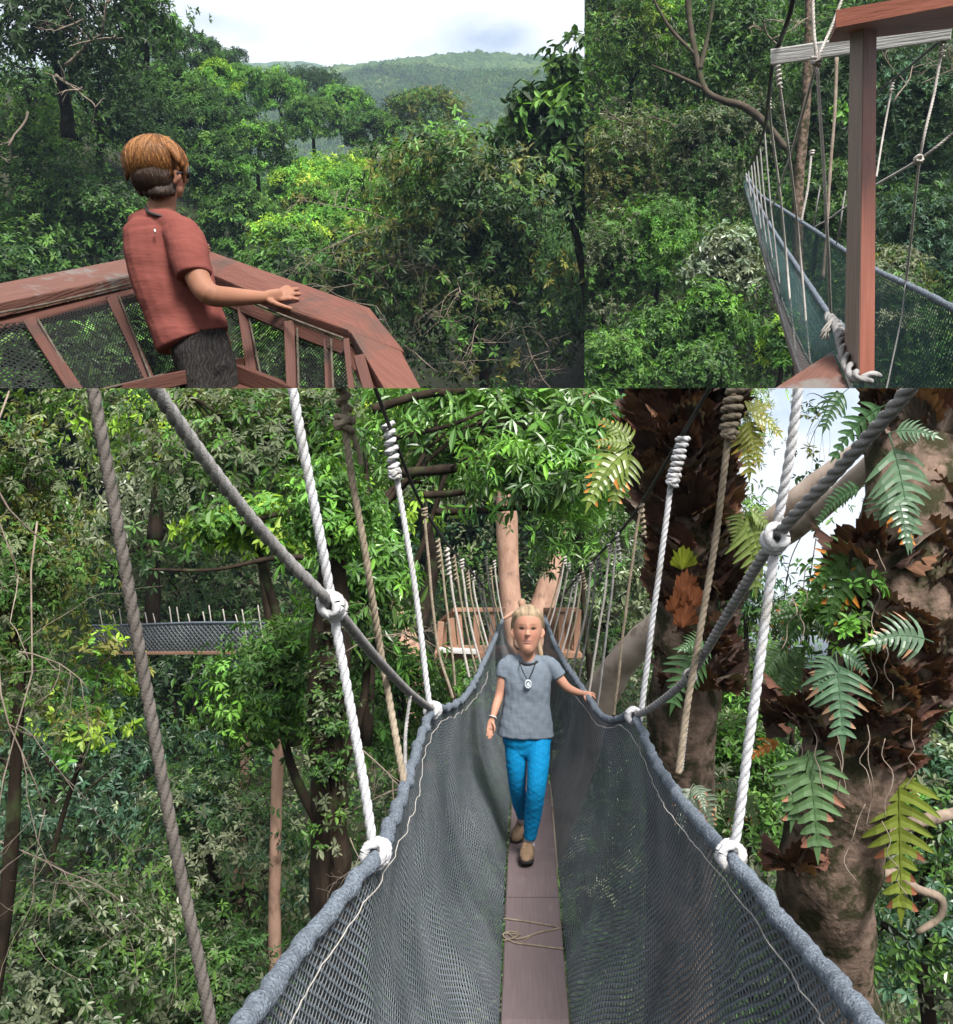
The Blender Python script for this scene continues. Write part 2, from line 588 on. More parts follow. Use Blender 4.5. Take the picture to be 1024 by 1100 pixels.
def wall(name, rim, side, mat_, k=26):
    mb = MB()
    D = (rim - CAM) @ FA
    base = []
    for d in D:
        y, xl, xr = plank_at(d)
        base.append(P(xl - 2 if side < 0 else xr + 2, y + 3, d))
    base = np.array(base)
    t = np.linspace(0, 1, k)
    G = rim[:, None, :] * (1 - t[None, :, None]) + base[:, None, :] * t[None, :, None]
    H = np.linalg.norm(rim - base, axis=1)
    bel = np.sin(t * math.pi) * .07 + np.sin(np.clip(t * 1.25, 0, 1) * math.pi) * .03
    wv = noise(G.reshape(-1, 3), 3.2).reshape(G.shape[:2]) * .016 + noise(G.reshape(-1, 3), 9).reshape(G.shape[:2]) * .006
    env = np.sin(t * math.pi) ** .6
    G = G + (side * (bel[None, :] * (H[:, None] / 1.1) + wv * env[None, :]))[..., None] * XA
    G[..., 2] -= (bel[None, :] * .35)
    s = np.concatenate([[0], np.cumsum(np.linalg.norm(np.diff(base, axis=0), axis=1))])
    hv = np.cumsum(np.concatenate([np.zeros((NB, 1)), np.linalg.norm(np.diff(G, axis=1), axis=2)], 1), 1)
    uv = np.stack([np.broadcast_to(s[:, None], hv.shape), hv], -1).reshape(-1, 2)
    mb.add(G.reshape(-1, 3), grid_faces(NB, k, False), None, uv)
    tag(mb.build('net_wall', mat_, bridge), name)
    # the gathered top edge round its carrying rope
    mb = MB()
    q = spline(rim, .012)
    D = (q - CAM) @ FA
    rad = np.interp(D, [1.2, 2.5, 4.4, 6, 12, 17], [.023, .0205, .018, .018, .021, .026])
    q = q + .006 * np.stack([noise(q, 20), noise(q + 3, 20), noise(q + 8, 20)], 1)
    tube(mb, q, rad, 14, None, 9.0, rough=.2, rf=42)
    tag(mb.build('net_edge', M_['rim'], bridge), None)
    # white stitching line under the edge
    mb = MB()
    m = (D > 1.3) & (D < 6.5)
    w = q[m] + np.stack([-side * (.03 + .012 * np.sin(np.arange(m.sum()) * .05)), np.zeros(m.sum()), -.034 - .026 * np.abs(np.sin(np.arange(m.sum()) * .021))], 1)
    tube(mb, w[::3], .0017, 6)
    mb.build('stitch_line', M_['rope_cream'], bridge)
    return G


GL = wall('net wall on the side of the far hanging walkway', A_l, -1, M_['net'])
GR = wall('net wall the girl rests her hand on', A_r, 1, M_['net'])
ds = [1.2, 2.62, 5.02, 7.4, 9.8, 12.2, 14.6, 17.4]
for a, b in zip(ds[:-1], ds[1:]):
    mb = MB()
    q = np.linspace(a + .006, b - .006, 14)
    L_, R_ = [], []
    for d in q:
        y, xl, xr = plank_at(d)
        L_.append(P(xl, y, d)); R_.append(P(xr, y, d))
    L_, R_ = np.array(L_), np.array(R_)
    dn = np.array([0, 0, -.035])
    n = len(q)
    cen = (L_ + R_) / 2
    e = .005
    v = np.vstack([L_ + (cen - L_) * e * 8, R_ + (cen - R_) * e * 8, L_ + dn * .15, R_ + dn * .15, L_ + dn, R_ + dn])
    s = np.concatenate([[0], np.cumsum(np.linalg.norm(np.diff(cen, axis=0), axis=1))]) + a
    uv = np.concatenate([np.stack([np.full(n, o), s], 1) for o in (0, .28, -.01, .29, -.04, .32)])
    f = []
    for i in range(n - 1):
        for p, r in ((0, 1), (2, 0), (4, 2), (1, 3), (3, 5), (5, 4)):
            f.append((p * n + i, r * n + i, r * n + i + 1, p * n + i + 1))
    f += [(0, 2 * n, 4 * n, 5 * n, 3 * n, n), tuple(x + n - 1 for x in (n, 3 * n, 5 * n, 4 * n, 2 * n, 0))]
    mb.add(v, f, None, uv)
    mb.build('plank', M_['plank'], bridge, smooth=False)


# lashing cord on the plank
def on_plank(px, py, lift=.006):
    d = np.interp(-py, [-1100, -931], [3.87, 5.3]) if py < 1100 else 3.8
    for _ in range(6):
        d += (plank_at(d)[0] - py) * .004
    return P(px, py, d) + np.array([0, 0, lift])


mb = MB()
pts = [on_plank(*q) for q in [(541, 988), (570, 992), (600, 998), (580, 1003), (556, 1010), (545, 1003), (541, 1007), (553, 1014), (575, 1017), (605, 1021)]]
rope(mb, pts, .0045)
rope(mb, [on_plank(541, 1012), on_plank(553, 1010, .012), on_plank(557, 1005, .012), on_plank(546, 1002)], .0045)
rope(mb, [on_plank(541, 1004), on_plank(560, 1005)], .0035)
rope(mb, [on_plank(562, 1013, .004), on_plank(568, 1008, .004), on_plank(572, 1008, .004)], .002)
tag(mb.build('lashing_cord', M_['rope_brown']), 'thin brown cord lashed in a zigzag over the plank', 'cord')

# ---- overhead cables
CL = np.array([[372, 340, 3.2], [403, 417, 3.9], [420, 462, 4.4], [447, 530, 5.2], [470, 570, 6.1], [490, 596, 7.4], [508, 616, 9], [522, 634, 12], [533, 647, 17]])
CR = np.array([[800, 345, 3.2], [765, 412, 3.9], [735, 464, 4.4], [692, 536, 5.4], [664, 574, 6.6], [645, 594, 7.6], [626, 614, 9.5], [609, 634, 12.5], [598, 647, 17]])
for tab, lab in ((CL, 'thin black overhead cable above the net on the dark tree side'), (CR, 'thin black overhead cable crossing the fern covered trunk')):
    mb = MB()
    q = px_curve(tab, 220)
    tube(mb, q, np.interp((q - CAM) @ FA, [3, 17], [.009, .013]), 8)
    tag(mb.build('support_cable', M_['cable'], None, 'B'), lab, 'cable', 'overhead cables of the walkway')


def hanger(tab, r, mat_, label, coil_=None, knots=(), panel='B', name='hanger_rope', group='hanger ropes of the walkway', kr=None, wob=0.004, cr=1.5):
    """a vertical rope: tab of (px,py,d); coil_ = (px,py,d)-(px,py,d) wound section; knots = [(px,py,d,axis vector)]"""
    pts = np.array([P(*q) for q in tab])
    root = thing(name, label, 'rope', pts[-1], group)
    root['org'] = [float(x) for x in pts[-1]]
    mb = MB()
    rope(mb, pts, r, wob=wob)
    mb.build('strand', mat_, root, panel)
    if coil_:
        mb = MB()
        a, b = P(*coil_[0]), P(*coil_[1])
        coil(mb, a, b, r * cr, r * .95, coil_[2])
        if len(coil_) > 3:
            hitch(mb, b, b - a, r * 1.5, r * .9)
        mb.build('coil', mat_, root, panel)
    for k in knots:
        mb = MB()
        hitch(mb, P(*k[:3]), k[3], k[4] if len(k) > 4 else r * 2.0, (kr or r) * .95)
        mb.build('knot', mat_, root, panel)
    return root


def dirn(a, b):
    return P(*b) - P(*a)


# near hand lines (the thick grey diagonals)
def diag(tab, r, mat_, label):
    pts = np.array([P(*q) for q in tab])
    mb = MB()
    rope(mb, pts, r)
    tag(mb.build('hand_line', mat_, None, 'B'), label, 'rope', 'grey diagonal hand lines')


DL = [(120, 345, 1.75), (168, 420, 1.9), (240, 520, 2.12), (300, 592, 2.32), (357, 651, 2.52), (405, 708, 3.1), (440, 744, 3.8), (465, 763, 4.4)]
DR = [(1040, 330, 1.75), (975, 420, 1.95), (905, 500, 2.2), (834, 577, 2.5), (785, 654, 3.0), (741, 725, 3.6), (705, 757, 4.1), (681, 770, 4.4)]
diag(DL, .0155, M_['rope_grey'], 'thick grey rope slanting down through a white knot towards the dark trunk side net')
diag(DR, .0155, M_['rope_grey'], 'thick grey rope slanting up past the pale limb and white sky gap')
for tab, lab in (((440, 744, 3.8), 'small grey knot on the hand line near the dark tree'), ((741, 728, 3.63), 'small grey knot on the hand line beside the fern trunk')):
    pass
g = hanger([(90, 345, 1.58), (100, 417, 1.6), (122, 540, 1.6), (150, 700, 1.6), (186, 900, 1.6), (215, 1040, 1.6), (236, 1150, 1.6)], .0105, M_['rope_dark'],
           'dark grey rope hanging alone in front of the shrubs and far walkway', wob=0)
hanger([(308, 345, 2.4), (315, 417, 2.42), (336, 535, 2.47), (357, 650, 2.52), (378, 770, 2.52), (401, 915, 2.5)], .0128, M_['rope_white'],
       'white rope knotted to the slanting grey rope beside the dark mossy trunk',
       knots=[(357, 651, 2.50, dirn((300, 592, 2.32), (405, 708, 3.1)), .026), (404, 917, 2.5, dirn((434, 850, 3.2), (404, 918, 2.5)), .029)])
hanger([(868, 345, 2.4), (858, 417, 2.42), (846, 500, 2.46), (833, 580, 2.5), (815, 720, 2.5), (797, 860, 2.5), (787, 918, 2.5)], .0128, M_['rope_white'],
       'white rope knotted in front of the white sky gap, tied to the net edge',
       knots=[(833, 579, 2.48, dirn((905, 500, 2.2), (785, 654, 3.0)), .026), (785, 919, 2.49, dirn((738, 868, 3.05), (785, 921, 2.5)), .029)])
hanger([(366, 345, 3.3), (370, 425, 3.3), (376, 500, 3.3), (393, 600, 3.3), (413, 720, 3.4), (436, 846, 3.25)], .0125, M_['rope_brown'],
       'weathered brown rope with a lumpy knot high in the leaves', coil_=((368, 395, 3.3), (370, 440, 3.3), 3), knots=[(370, 455, 3.3, U_B, .028)])
hanger([(376, 460, 3.32), (384, 480, 3.32), (388, 500, 3.32)], .009, M_['rope_brown'], 'loose brown rope tail hanging below the lumpy knot', name='rope_tail', group=None)
hanger([(425, 505, 4.4), (442, 610, 4.4), (462, 758, 4.4)], .0135, M_['rope_white'],
       'white rope under a white coil, ending at the kink in the net edge',
       coil_=((417, 455, 4.38), (424, 508, 4.38), 6, 1), knots=[(465, 763, 4.38, dirn((480, 761, 4.75), (450, 798, 3.8)), .03)])
hanger([(722, 515, 4.4), (712, 590, 4.4), (700, 680, 4.4), (690, 762, 4.4)], .0135, M_['rope_white'],
       'white rope under a white coil, hanging across the fern covered trunk',
       coil_=((734, 470, 4.38), (723, 516, 4.38), 7, 1), knots=[(681, 769, 4.38, dirn((662, 774, 4.75), (707, 822, 3.7)), .03)])
hanger([(797, 345, 3.4), (788, 420, 3.4), (778, 510, 3.4), (764, 610, 3.4), (750, 690, 3.35), (738, 765, 3.3), (729, 832, 3.25)], .012, M_['rope_brown'],
       'brown rope below a bulky brown coil beside the yellow ferns', coil_=((791, 408, 3.38), (783, 464, 3.38), 6, 1), cr=2.2)
hanger([(441, 748, 3.8), (436, 790, 3.7), (436, 840, 3.3)], .007, M_['rope_grey'], 'grey cord dropping from the hand line to the net by the dark trunk', group='short grey cords')
hanger([(741, 728, 3.63), (737, 780, 3.5), (732, 828, 3.25)], .008, M_['rope_grey'], 'grey cord dropping from the hand line to the net beside the fern trunk', knots=[(741, 727, 3.6, dirn((785, 654, 3.), (705, 757, 4.1)), .022)], group='short grey cords')

# ---- the many smaller hangers towards the far platform
fl = [(456, 548, 470, 690, 486, 752, 'rope_brown', 5.2, .011, 0), (471, 578, 478, 640, 489, 735, 'rope_brown', 5.9, .010, 1), (481, 588, 490, 650, 505, 728, 'rope_cream', 6.4, .012, 1),
      (488, 596, 495, 650, 511, 722, 'rope_brown', 7.0, .010, 1), (496, 603, 502, 650, 517, 712, 'rope_cream', 7.6, .013, 0), (502, 610, 507, 650, 522, 705, 'rope_brown', 8.4, .012, 1),
      (508, 616, 513, 650, 526, 697, 'rope_cream', 9.2, .014, 0), (513, 622, 518, 650, 529, 690, 'rope_grey', 10.2, .014, 0), (518, 627, 523, 655, 532, 684, 'rope_cream', 11.3, .015, 0),
      (522, 600, 528, 640, 535, 678, 'rope_cream', 12.6, .016, 0), (527, 612, 532, 645, 538, 672, 'rope_brown', 14, .017, 0), (531, 604, 536, 640, 541, 665, 'rope_cream', 15.5, .018, 0)]
fr = [(690, 540, 676, 620, 660, 768, 'rope_brown', 5.4, .011, 1), (664, 572, 655, 650, 641, 764, 'rope_grey', 6.3, .010, 1), (655, 586, 647, 650, 632, 742, 'rope_cream', 6.9, .012, 0),
      (644, 596, 637, 650, 622, 735, 'rope_grey', 7.5, .010, 1), (635, 606, 629, 655, 614, 722, 'rope_cream', 8.2, .013, 0), (627, 612, 621, 655, 608, 714, 'rope_brown', 9, .012, 1),
      (622, 618, 615, 660, 603, 704, 'rope_cream', 10, .014, 0), (616, 624, 609, 655, 599, 696, 'rope_grey', 11.2, .014, 0), (611, 606, 605, 640, 594, 684, 'rope_cream', 12.8, .016, 0),
      (607, 600, 600, 636, 590, 674, 'rope_cream', 14.2, .017, 0), (603, 612, 596, 640, 587, 668, 'rope_brown', 15.6, .018, 0)]
side_words = ('on the leafy tree side of the girl', 'on the fern trunk side of the girl')
ordn = ['first', 'second', 'third', 'fourth', 'fifth', 'sixth', 'seventh', 'eighth', 'ninth', 'tenth', 'eleventh', 'last']
for tab, sw in ((fl, side_words[0]), (fr, side_words[1])):
    for i, (x0, y0, x1, y1, x2, y2, mk, d, r, ck) in enumerate(tab):
        cn = {'rope_brown': 'brown', 'rope_cream': 'pale', 'rope_grey': 'grey'}[mk]
        hanger([(x0, y0, d), (x1, y1, d), (x2, y2, d)], r * .74, M_[mk], f'{ordn[i]} of the thinner ropes, {cn}, {sw}',
               coil_=((x0 - 1, y0 + 2, d), (x0 + 2, y0 + 34 * 6 / d, d), 6) if ck else ((x0, y0 - 2, d), (x0 + .5, y0 + 8, d), 3), wob=.01, cr=1.4)

# ---- platform at the far end
plat = thing('viewing_platform', 'orange timber platform with railings round the pink trunks', 'platform', P(520, 706, 18))


def bx(name, a, b, w, h, side, mat_, root, panel=None, parent=None):
    mb = MB()
    box_between(mb, a, b, w, h, side)
    return mb.build(name, mat_, parent or root, panel, smooth=False)


zf = .16
bx('floor_board', P(468, 702, 17.2), P(541, 702, 17.2), .5, .1, FA, M_['orange_wood'], plat)
bx('floor_board', P(468, 700, 18.2), P(622, 700, 18.2), 1.2, .08, FA, M_['orange_wood'], plat)
bx('floor_board', P(584, 702, 17.2), P(622, 702, 17.2), .5, .1, FA, M_['orange_wood'], plat)
bx('rail', P(490, 655, 17.2), P(543, 655, 17.2), .1, .07, FA, M_['orange_wood'], plat)
bx('rail', P(584, 655, 17.2), P(622, 655, 17.2), .1, .07, FA, M_['orange_wood'], plat)
bx('rail', P(490, 655, 17.2), P(474, 668, 19.6), .1, .07, XA, M_['orange_wood'], plat)
for a, b in (((492, 655), (496, 700)), ((512, 655), (512, 700)), ((530, 655), (528, 700)), ((587, 655), (588, 700)), ((603, 655), (603, 700)), ((621, 655), (619, 702)), ((474, 668), (471, 702))):
    bx('post', P(*a, 17.25), P(*b, 17.25), .11, .11, XA, M_['orange_wood'], plat)
for a, b, d in (((476, 672), (476, 700), 18.6), ((484, 664), (488, 700), 18.6), ((594, 657), (595, 700), 17.5), ((611, 657), (611, 700), 17.5)):
    bx('rail_board', P(*a, d), P(*b, d), .14, .03, XA, M_['orange_wood'], plat)
bx('seat', P(472, 698, 16.9), P(512, 700, 16.9), .3, .06, FA, M_['grey_wood'], plat)
bx('brace', P(471, 706, 17.3), P(487, 752, 18.5), .12, .12, XA, M_['orange_wood'], plat)
bx('brace', P(606, 706, 17.3), P(594, 750, 18.5), .12, .12, XA, M_['orange_wood'], plat)

# ---- the other walkway, far off in the trees
fb = thing('rope_bridge', 'distant netted walkway crossing behind the lone dark rope', 'rope bridge', P(180, 702, 22))
mb = MB()
tp = spline([P(98, 672, 24), P(150, 671, 23), P(210, 669, 22), P(285, 669, 21)], n=60)
bt = spline([P(98, 700, 24), P(150, 702, 23), P(210, 702, 22), P(285, 699, 21)], n=60)
t = np.linspace(0, 1, 8)
G = tp[:, None] * (1 - t[None, :, None]) + bt[:, None] * t[None, :, None]
G = G - (np.sin(t * 3.14) * .05)[None, :, None] * FA
uvf = np.stack([np.broadcast_to(np.linspace(0, 4.2, 60)[:, None], (60, 8)), np.broadcast_to(t[None, :] * .68, (60, 8))], -1).reshape(-1, 2)
mb.add(G.reshape(-1, 3), grid_faces(60, 8, False), None, uvf)
mb.build('net_wall', M_['net_far'], fb)
mb = MB(); tube(mb, tp, .03, 6, rough=.3, rf=6); mb.build('net_edge', M_['rim'], fb)
mb = MB(); box_between(mb, bt[2] - .02 * UA, bt[-3] - .02 * UA, .3, .06, FA); mb.build('plank', M_['orange_wood'], fb, smooth=False)
for i in range(15):
    x = 108 + i * 12 + 3 * math.sin(i * 2.3)
    y0 = 655 + 5 * math.sin(i * 1.7)
    d = np.interp(x, [98, 285], [23.9, 20.9])
    mb = MB()
    tube(mb, spline([P(x - 1, y0, d), P(x + 2, 672, d - .05), P(x + 6, 700, d - .12)], n=6), .014, 5)
    mb.build('hanger', M_['rope_cream'], fb)
# ================================================================== people
def limb(mb, pts, ra, rb=None, ref=None, sides=20, n=None, caps=(1, 1), power=2.0):
    pts = np.asarray(pts, float)
    k = len(pts)
    ra = np.broadcast_to(np.asarray(ra, float), (k,))
    rb = ra if rb is None else np.broadcast_to(np.asarray(rb, float), (k,))
    q = spline(np.column_stack([pts, ra, rb]), n=n or max(8, 7 * (k - 1)))
    p, a, b = q[:, :3], q[:, 3], q[:, 4]
    t0, t1 = nrm(p[0] - p[1]), nrm(p[-1] - p[-2])

    def endcap(c, t, a0, b0, s):
        e = np.linspace(0, math.pi / 2, 5)[1:]
        m = min(a0, b0) * s
        return [(c + t * m * math.sin(x), a0 * max(math.cos(x), .03), b0 * max(math.cos(x), .03)) for x in e]
    pre = endcap(p[0], t0, a[0], b[0], caps[0])[::-1] if caps[0] else []
    post = endcap(p[-1], t1, a[-1], b[-1], caps[1]) if caps[1] else []
    p = np.array([x[0] for x in pre] + list(p) + [x[0] for x in post])
    a = np.array([x[1] for x in pre] + list(a) + [x[1] for x in post])
    b = np.array([x[2] for x in pre] + list(b) + [x[2] for x in post])
    T = nrm(np.gradient(p, axis=0))
    ref = XA if ref is None else ref
    if np.asarray(ref).ndim == 1:
        N = nrm(ref - T * (T @ ref)[:, None])
    B = np.cross(T, N)
    th = np.arange(sides) / sides * 6.28318
    c, s = np.cos(th), np.sin(th)
    c = np.sign(c) * np.abs(c) ** (2 / power)
    s = np.sign(s) * np.abs(s) ** (2 / power)
    v = p[:, None] + (a[:, None] * c)[..., None] * N[:, None] + (b[:, None] * s)[..., None] * B[:, None]
    f = [tuple(x) for x in grid_faces(len(p), sides, True)] + [tuple(range(sides - 1, -1, -1)), tuple(range((len(p) - 1) * sides, len(p) * sides))]
    mb.add(v.reshape(-1, 3), f)
    return mb


def ball(mb, c, r, ax=None, n=16, m=24):
    ax = np.array([XA, FA, UA]) if ax is None else ax
    r = np.broadcast_to(np.asarray(r, float), (3,))
    v = [np.array([0, 0, 1.0])]
    for i in range(1, n):
        for j in range(m):
            a, b = math.pi * i / n, 2 * math.pi * j / m
            v.append(np.array([math.sin(a) * math.cos(b), math.sin(a) * math.sin(b), math.cos(a)]))
    v.append(np.array([0, 0, -1.0]))
    v = np.array(v) * r @ ax + np.asarray(c)
    f = [(0, 1 + j, 1 + (j + 1) % m) for j in range(m)]
    for i in range(n - 2):
        for j in range(m):
            a = 1 + i * m
            f.append((a + j, a + m + j, a + m + (j + 1) % m, a + (j + 1) % m))
    e = len(v) - 1
    a = 1 + (n - 2) * m
    f += [(e, a + (j + 1) % m, a + j) for j in range(m)]
    mb.add(v, f)
    return mb


def union(mb, name, material, parent, voxel, smooth=4, panel=None, paint=None, disp=None):
    """weld overlapping closed pieces into one continuous skin"""
    tmp = mb.build('tmp', None, None)
    org0 = np.array(tmp['org'])
    md = tmp.modifiers.new('r', 'REMESH')
    md.mode = 'VOXEL'
    md.voxel_size = voxel
    sm = tmp.modifiers.new('s', 'SMOOTH')
    sm.factor, sm.iterations = .5, smooth
    dg = bpy.context.evaluated_depsgraph_get()
    dg.update()
    me = bpy.data.meshes.new_from_object(tmp.evaluated_get(dg))
    bpy.data.objects.remove(tmp)
    V = np.empty(len(me.vertices) * 3, np.float32)
    me.vertices.foreach_get('co', V)
    V = V.reshape(-1, 3).astype(float) + org0
    N = np.empty(len(me.vertices) * 3, np.float32)
    me.vertices.foreach_get('normal', N)
    N = N.reshape(-1, 3)
    if disp is not None:
        V = V + N * disp(V)[:, None]
    org = np.array(parent['org'])
    me.vertices.foreach_set('co', (V - org).astype(np.float32).ravel())
    if paint is not None:
        at = me.attributes.new('paint', 'FLOAT_COLOR', 'POINT')
        at.data.foreach_set('color', np.concatenate([paint(V, N), np.ones((len(V), 1))], 1).astype(np.float32).ravel())
    me.polygons.foreach_set('use_smooth', np.ones(len(me.polygons), bool))
    me.materials.clear()
    me.materials.append(material)
    me.update()
    if panel:
        bm = bmesh.new()
        bm.from_mesh(me)
        for n in PLANES[panel]:
            bmesh.ops.bisect_plane(bm, geom=bm.verts[:] + bm.edges[:] + bm.faces[:], plane_co=Vector(CAM - org), plane_no=Vector(n), clear_outer=True)
        bm.to_mesh(me)
        bm.free()
    o = bpy.data.objects.new(name, me)
    COL.objects.link(o)
    o.parent = parent
    o['org'] = [float(x) for x in org]
    return o


def mixc(base, w, c):
    w = np.clip(w, 0, 1)[:, None]
    return base * (1 - w) + np.asarray(c) * w


def gauss(V, c, r):
    r = np.broadcast_to(np.asarray(r, float), (3,))
    q = (V - c)
    q = np.stack([q @ XA, q @ FA, q @ UA], 1) / r
    return np.exp(-(q ** 2).sum(1))


def fingers(mb, palm, tips, r, bend):
    """palm point -> each fingertip, with a knuckle"""
    for base, tip in tips:
        mid = (base + tip) / 2 + bend
        limb(mb, [palm * .45 + base * .55, base, mid, tip], [r * 1.1, r * 1.05, r, r * .8], sides=10, n=12)


# ---- the girl on the walkway
D0 = 5.4
def G_(x, y, dd=0.0): return P(x, y, D0 + dd)
def gp(n, d=0.0): return n * (D0 + d) / F          # pixels -> metres at her distance


girl = thing('person', 'girl in grey T-shirt and bright blue leggings walking along the plank', 'person', P(565, 931, 5.35))
b = MB()
hc = G_(567, 671)
HEAD = [(702.4, -.044, 4.2, 5), (699.6, -.041, 7, 8.2), (695, -.031, 9.8, 11.4), (688, -.018, 12.7, 14.8), (681, -.008, 14.6, 17.0), (674, -.002, 15.3, 18.3), (667, .0, 15.6, 18.7), (660, .002, 14.9, 17.4), (655, .003, 11.4, 13.4), (652, .003, 6, 8)]
limb(b, [G_(567, y, q) for y, q, _, _ in HEAD], [gp(x) for _, _, x, _ in HEAD], [gp(x) for _, _, _, x in HEAD], sides=40, n=48, caps=(.4, .4))
limb(b, [G_(567, 678, -.095), G_(567, 681, -.108)], [gp(1.2), gp(1.6)])   # nose
for sx in (-1, 1):
    limb(b, [G_(567 + sx * 15.4, 676, .0), G_(567 + sx * 16.6, 680, -.005), G_(567 + sx * 14.8, 685, -.01)], [gp(1.7), gp(2.2), gp(1.4)], gp(1.6))
limb(b, [G_(567, 690, .02), G_(567, 703, .03), G_(567, 714, .04)], [gp(8), gp(8), gp(11)])
limb(b, [G_(567, 712, .04), G_(567, 725, .04), G_(566, 752, .03), G_(566, 785, .03)], [gp(15), gp(22), gp(21), gp(25)], [gp(7), gp(11), gp(11), gp(13)])
# her far side arm, hanging
limb(b, [G_(543, 715, .03), G_(540, 731, .03), G_(536.5, 747, .03), G_(532.5, 760, .0), G_(529.2, 772, -.03)], [gp(6.2), gp(5.6), gp(4.7), gp(4.3), gp(2.9)])
limb(b, [G_(529.2, 771, -.03), G_(527.6, 777, -.035), G_(526.6, 782, -.04)], [gp(2.7), gp(4.0), gp(3.8)], [gp(2.3), gp(2.2), gp(2.1)])
fingers(b, G_(527.4, 779, -.04), [(G_(523.8, 783, -.05), G_(522.6, 791, -.06)), (G_(525.7, 784, -.045), G_(524.8, 793.8, -.06)), (G_(527.6, 784, -.04), G_(527.2, 793.4, -.055)), (G_(529.2, 783, -.035), G_(529.4, 790.5, -.045))], gp(1.15), gp(.6) * XA)
limb(b, [G_(528.6, 775, -.04), G_(531.2, 780, -.055), G_(531.4, 785.5, -.06)], [gp(1.5), gp(1.35), gp(1.0)], sides=10)
# arm reaching to the net edge
limb(b, [G_(591, 715, .03), G_(600, 727, .02), G_(609, 738, .02), G_(618, 743, .05), G_(626.5, 745, .1)], [gp(6.2), gp(5.6), gp(4.8), gp(4.2), gp(3.0)], ref=UA)
limb(b, [G_(625.5, 745, .1), G_(629.5, 745.5, .12), G_(633, 746.5, .13)], [gp(2.6), gp(3.6), gp(3.4)], [gp(2.3), gp(2.2), gp(2.0)], ref=UA)
fingers(b, G_(630, 746, .12), [(G_(634.4, 744, .14), G_(639.6, 747, .12)), (G_(634.4, 746, .12), G_(639.8, 750, .1)), (G_(633.2, 748, .11), G_(637.6, 753, .09)), (G_(631.4, 749, .10), G_(634.4, 754, .08))], gp(1.2), gp(.8) * UA)
limb(b, [G_(627.5, 747, .1), G_(629, 751, .08), G_(631.4, 754.5, .07)], [gp(1.6), gp(1.4), gp(1.0)], sides=10)
legL = [G_(554, 792, .04), G_(555, 825, .03), G_(556, 848, .08), G_(559, 863, .2), G_(561.5, 879, .36), G_(561.5, 888, .42)]
legR = [G_(579, 792, .02), G_(578, 825, -.04), G_(576, 850, -.06), G_(572.5, 874, .0), G_(569, 899, .05), G_(568.2, 912, .05)]
limb(b, legL, [gp(11), gp(8.8), gp(6.8), gp(6.2), gp(4.2), gp(3.8)])
limb(b, legR, [gp(11), gp(9.4), gp(7.8), gp(7), gp(4.6), gp(4)])
eyes = [G_(560.7, 675.4, -.098), G_(573.3, 675.4, -.098)]


def paint_girl(V, N):
    skin = np.array([.41, .21, .145])
    c = np.tile(skin, (len(V), 1)) * (1 + .06 * noise(V, 14)[:, None])
    for sx in (-1, 1):
        c = mixc(c, .5 * gauss(V, G_(567 + sx * 8, 683, -.09), gp(4.5)), (.40, .14, .10))
    c = mixc(c, .45 * gauss(V, G_(567, 680.5, -.13), gp(3)), (.40, .15, .11))
    for e in eyes:
        front = np.clip(-((V - hc) @ FA) * 30 - .6, 0, 1)
        c = mixc(c, .9 * front * gauss(V, e, (gp(2.8), 1, gp(1.4))), (.24, .11, .075))
        c = mixc(c, 1.7 * front * gauss(V, e, (gp(2.5), 1, gp(1.25))), (.016, .012, .011))
        c = mixc(c, .7 * front * gauss(V, e + gp(4.2) * UA, (gp(3.8), 1, gp(.9))), (.15, .085, .05))
    c = mixc(c, 1.0 * gauss(V, G_(567.2, 689.4, -.1), (gp(4.8), .05, gp(1.9))), (.30, .08, .075))
    c = mixc(c, 1.1 * gauss(V, G_(567.2, 689.3, -.1), (gp(3.2), .05, gp(.6))), (.58, .46, .40))
    return c


FACE = [(0, 674, 1.7, 4.5, 1.2), (0, 681.3, 2.3, 1.9, 1.0), (-2.1, 682, 1.2, 1.2, .5), (2.1, 682, 1.2, 1.2, .5), (0, 688.8, 4.6, 2.2, .9), (0, 689.4, 4.2, .65, -.8), (0, 696.5, 4.5, 3.2, 1.0), (0, 692.6, 4, 1.1, -.4),
        (-6.3, 675.2, 2.8, 2.0, -.7), (6.3, 675.2, 2.8, 2.0, -.7), (-6.3, 675.5, 1.8, 1.0, .4), (6.3, 675.5, 1.8, 1.0, .4), (-7.5, 683, 5, 4.5, .5), (7.5, 683, 5, 4.5, .5)]


def disp_girl(V):
    s = np.zeros(len(V))
    for x, y, rx, rz, am in FACE:
        s += gp(am) * gauss(V, G_(567 + x, y, -.095), (gp(rx), .045, gp(rz)))
    return s


union(b, 'body', M_['skin'], girl, .0034, 5, paint=paint_girl, disp=disp_girl)
# hair, pulled back and parted
b = MB()
HAIR = [(683, .045, 15.4, 12.5), (674, .028, 16.8, 15.6), (667, .015, 17.4, 18), (662, .007, 17.1, 18.4), (659, .003, 16.2, 18), (655.5, .003, 13.4, 15.6), (652.4, .003, 8.6, 10.4)]
limb(b, [G_(567, y, q) for y, q, _, _ in HAIR], [gp(x) for _, _, x, _ in HAIR], [gp(x) for _, _, _, x in HAIR], sides=40, n=40, caps=(.4, .4))
ball(b, G_(567, 676, .05), (gp(15.5), gp(13), gp(16)))
for sx in (-1, 1):
    limb(b, [G_(567 + sx * 3, 653.5, -.05), G_(567 + sx * 11.5, 659, -.055), G_(567 + sx * 15.8, 668, -.015), G_(567 + sx * 16.4, 678, .03)], [gp(2.2), gp(2.5), gp(2.2), gp(1.6)])
limb(b, [G_(570, 676, .13), G_(577, 690, .12), G_(581, 703, .1), G_(580, 716, .1)], [gp(5), gp(3.5), gp(3), gp(1.5)])


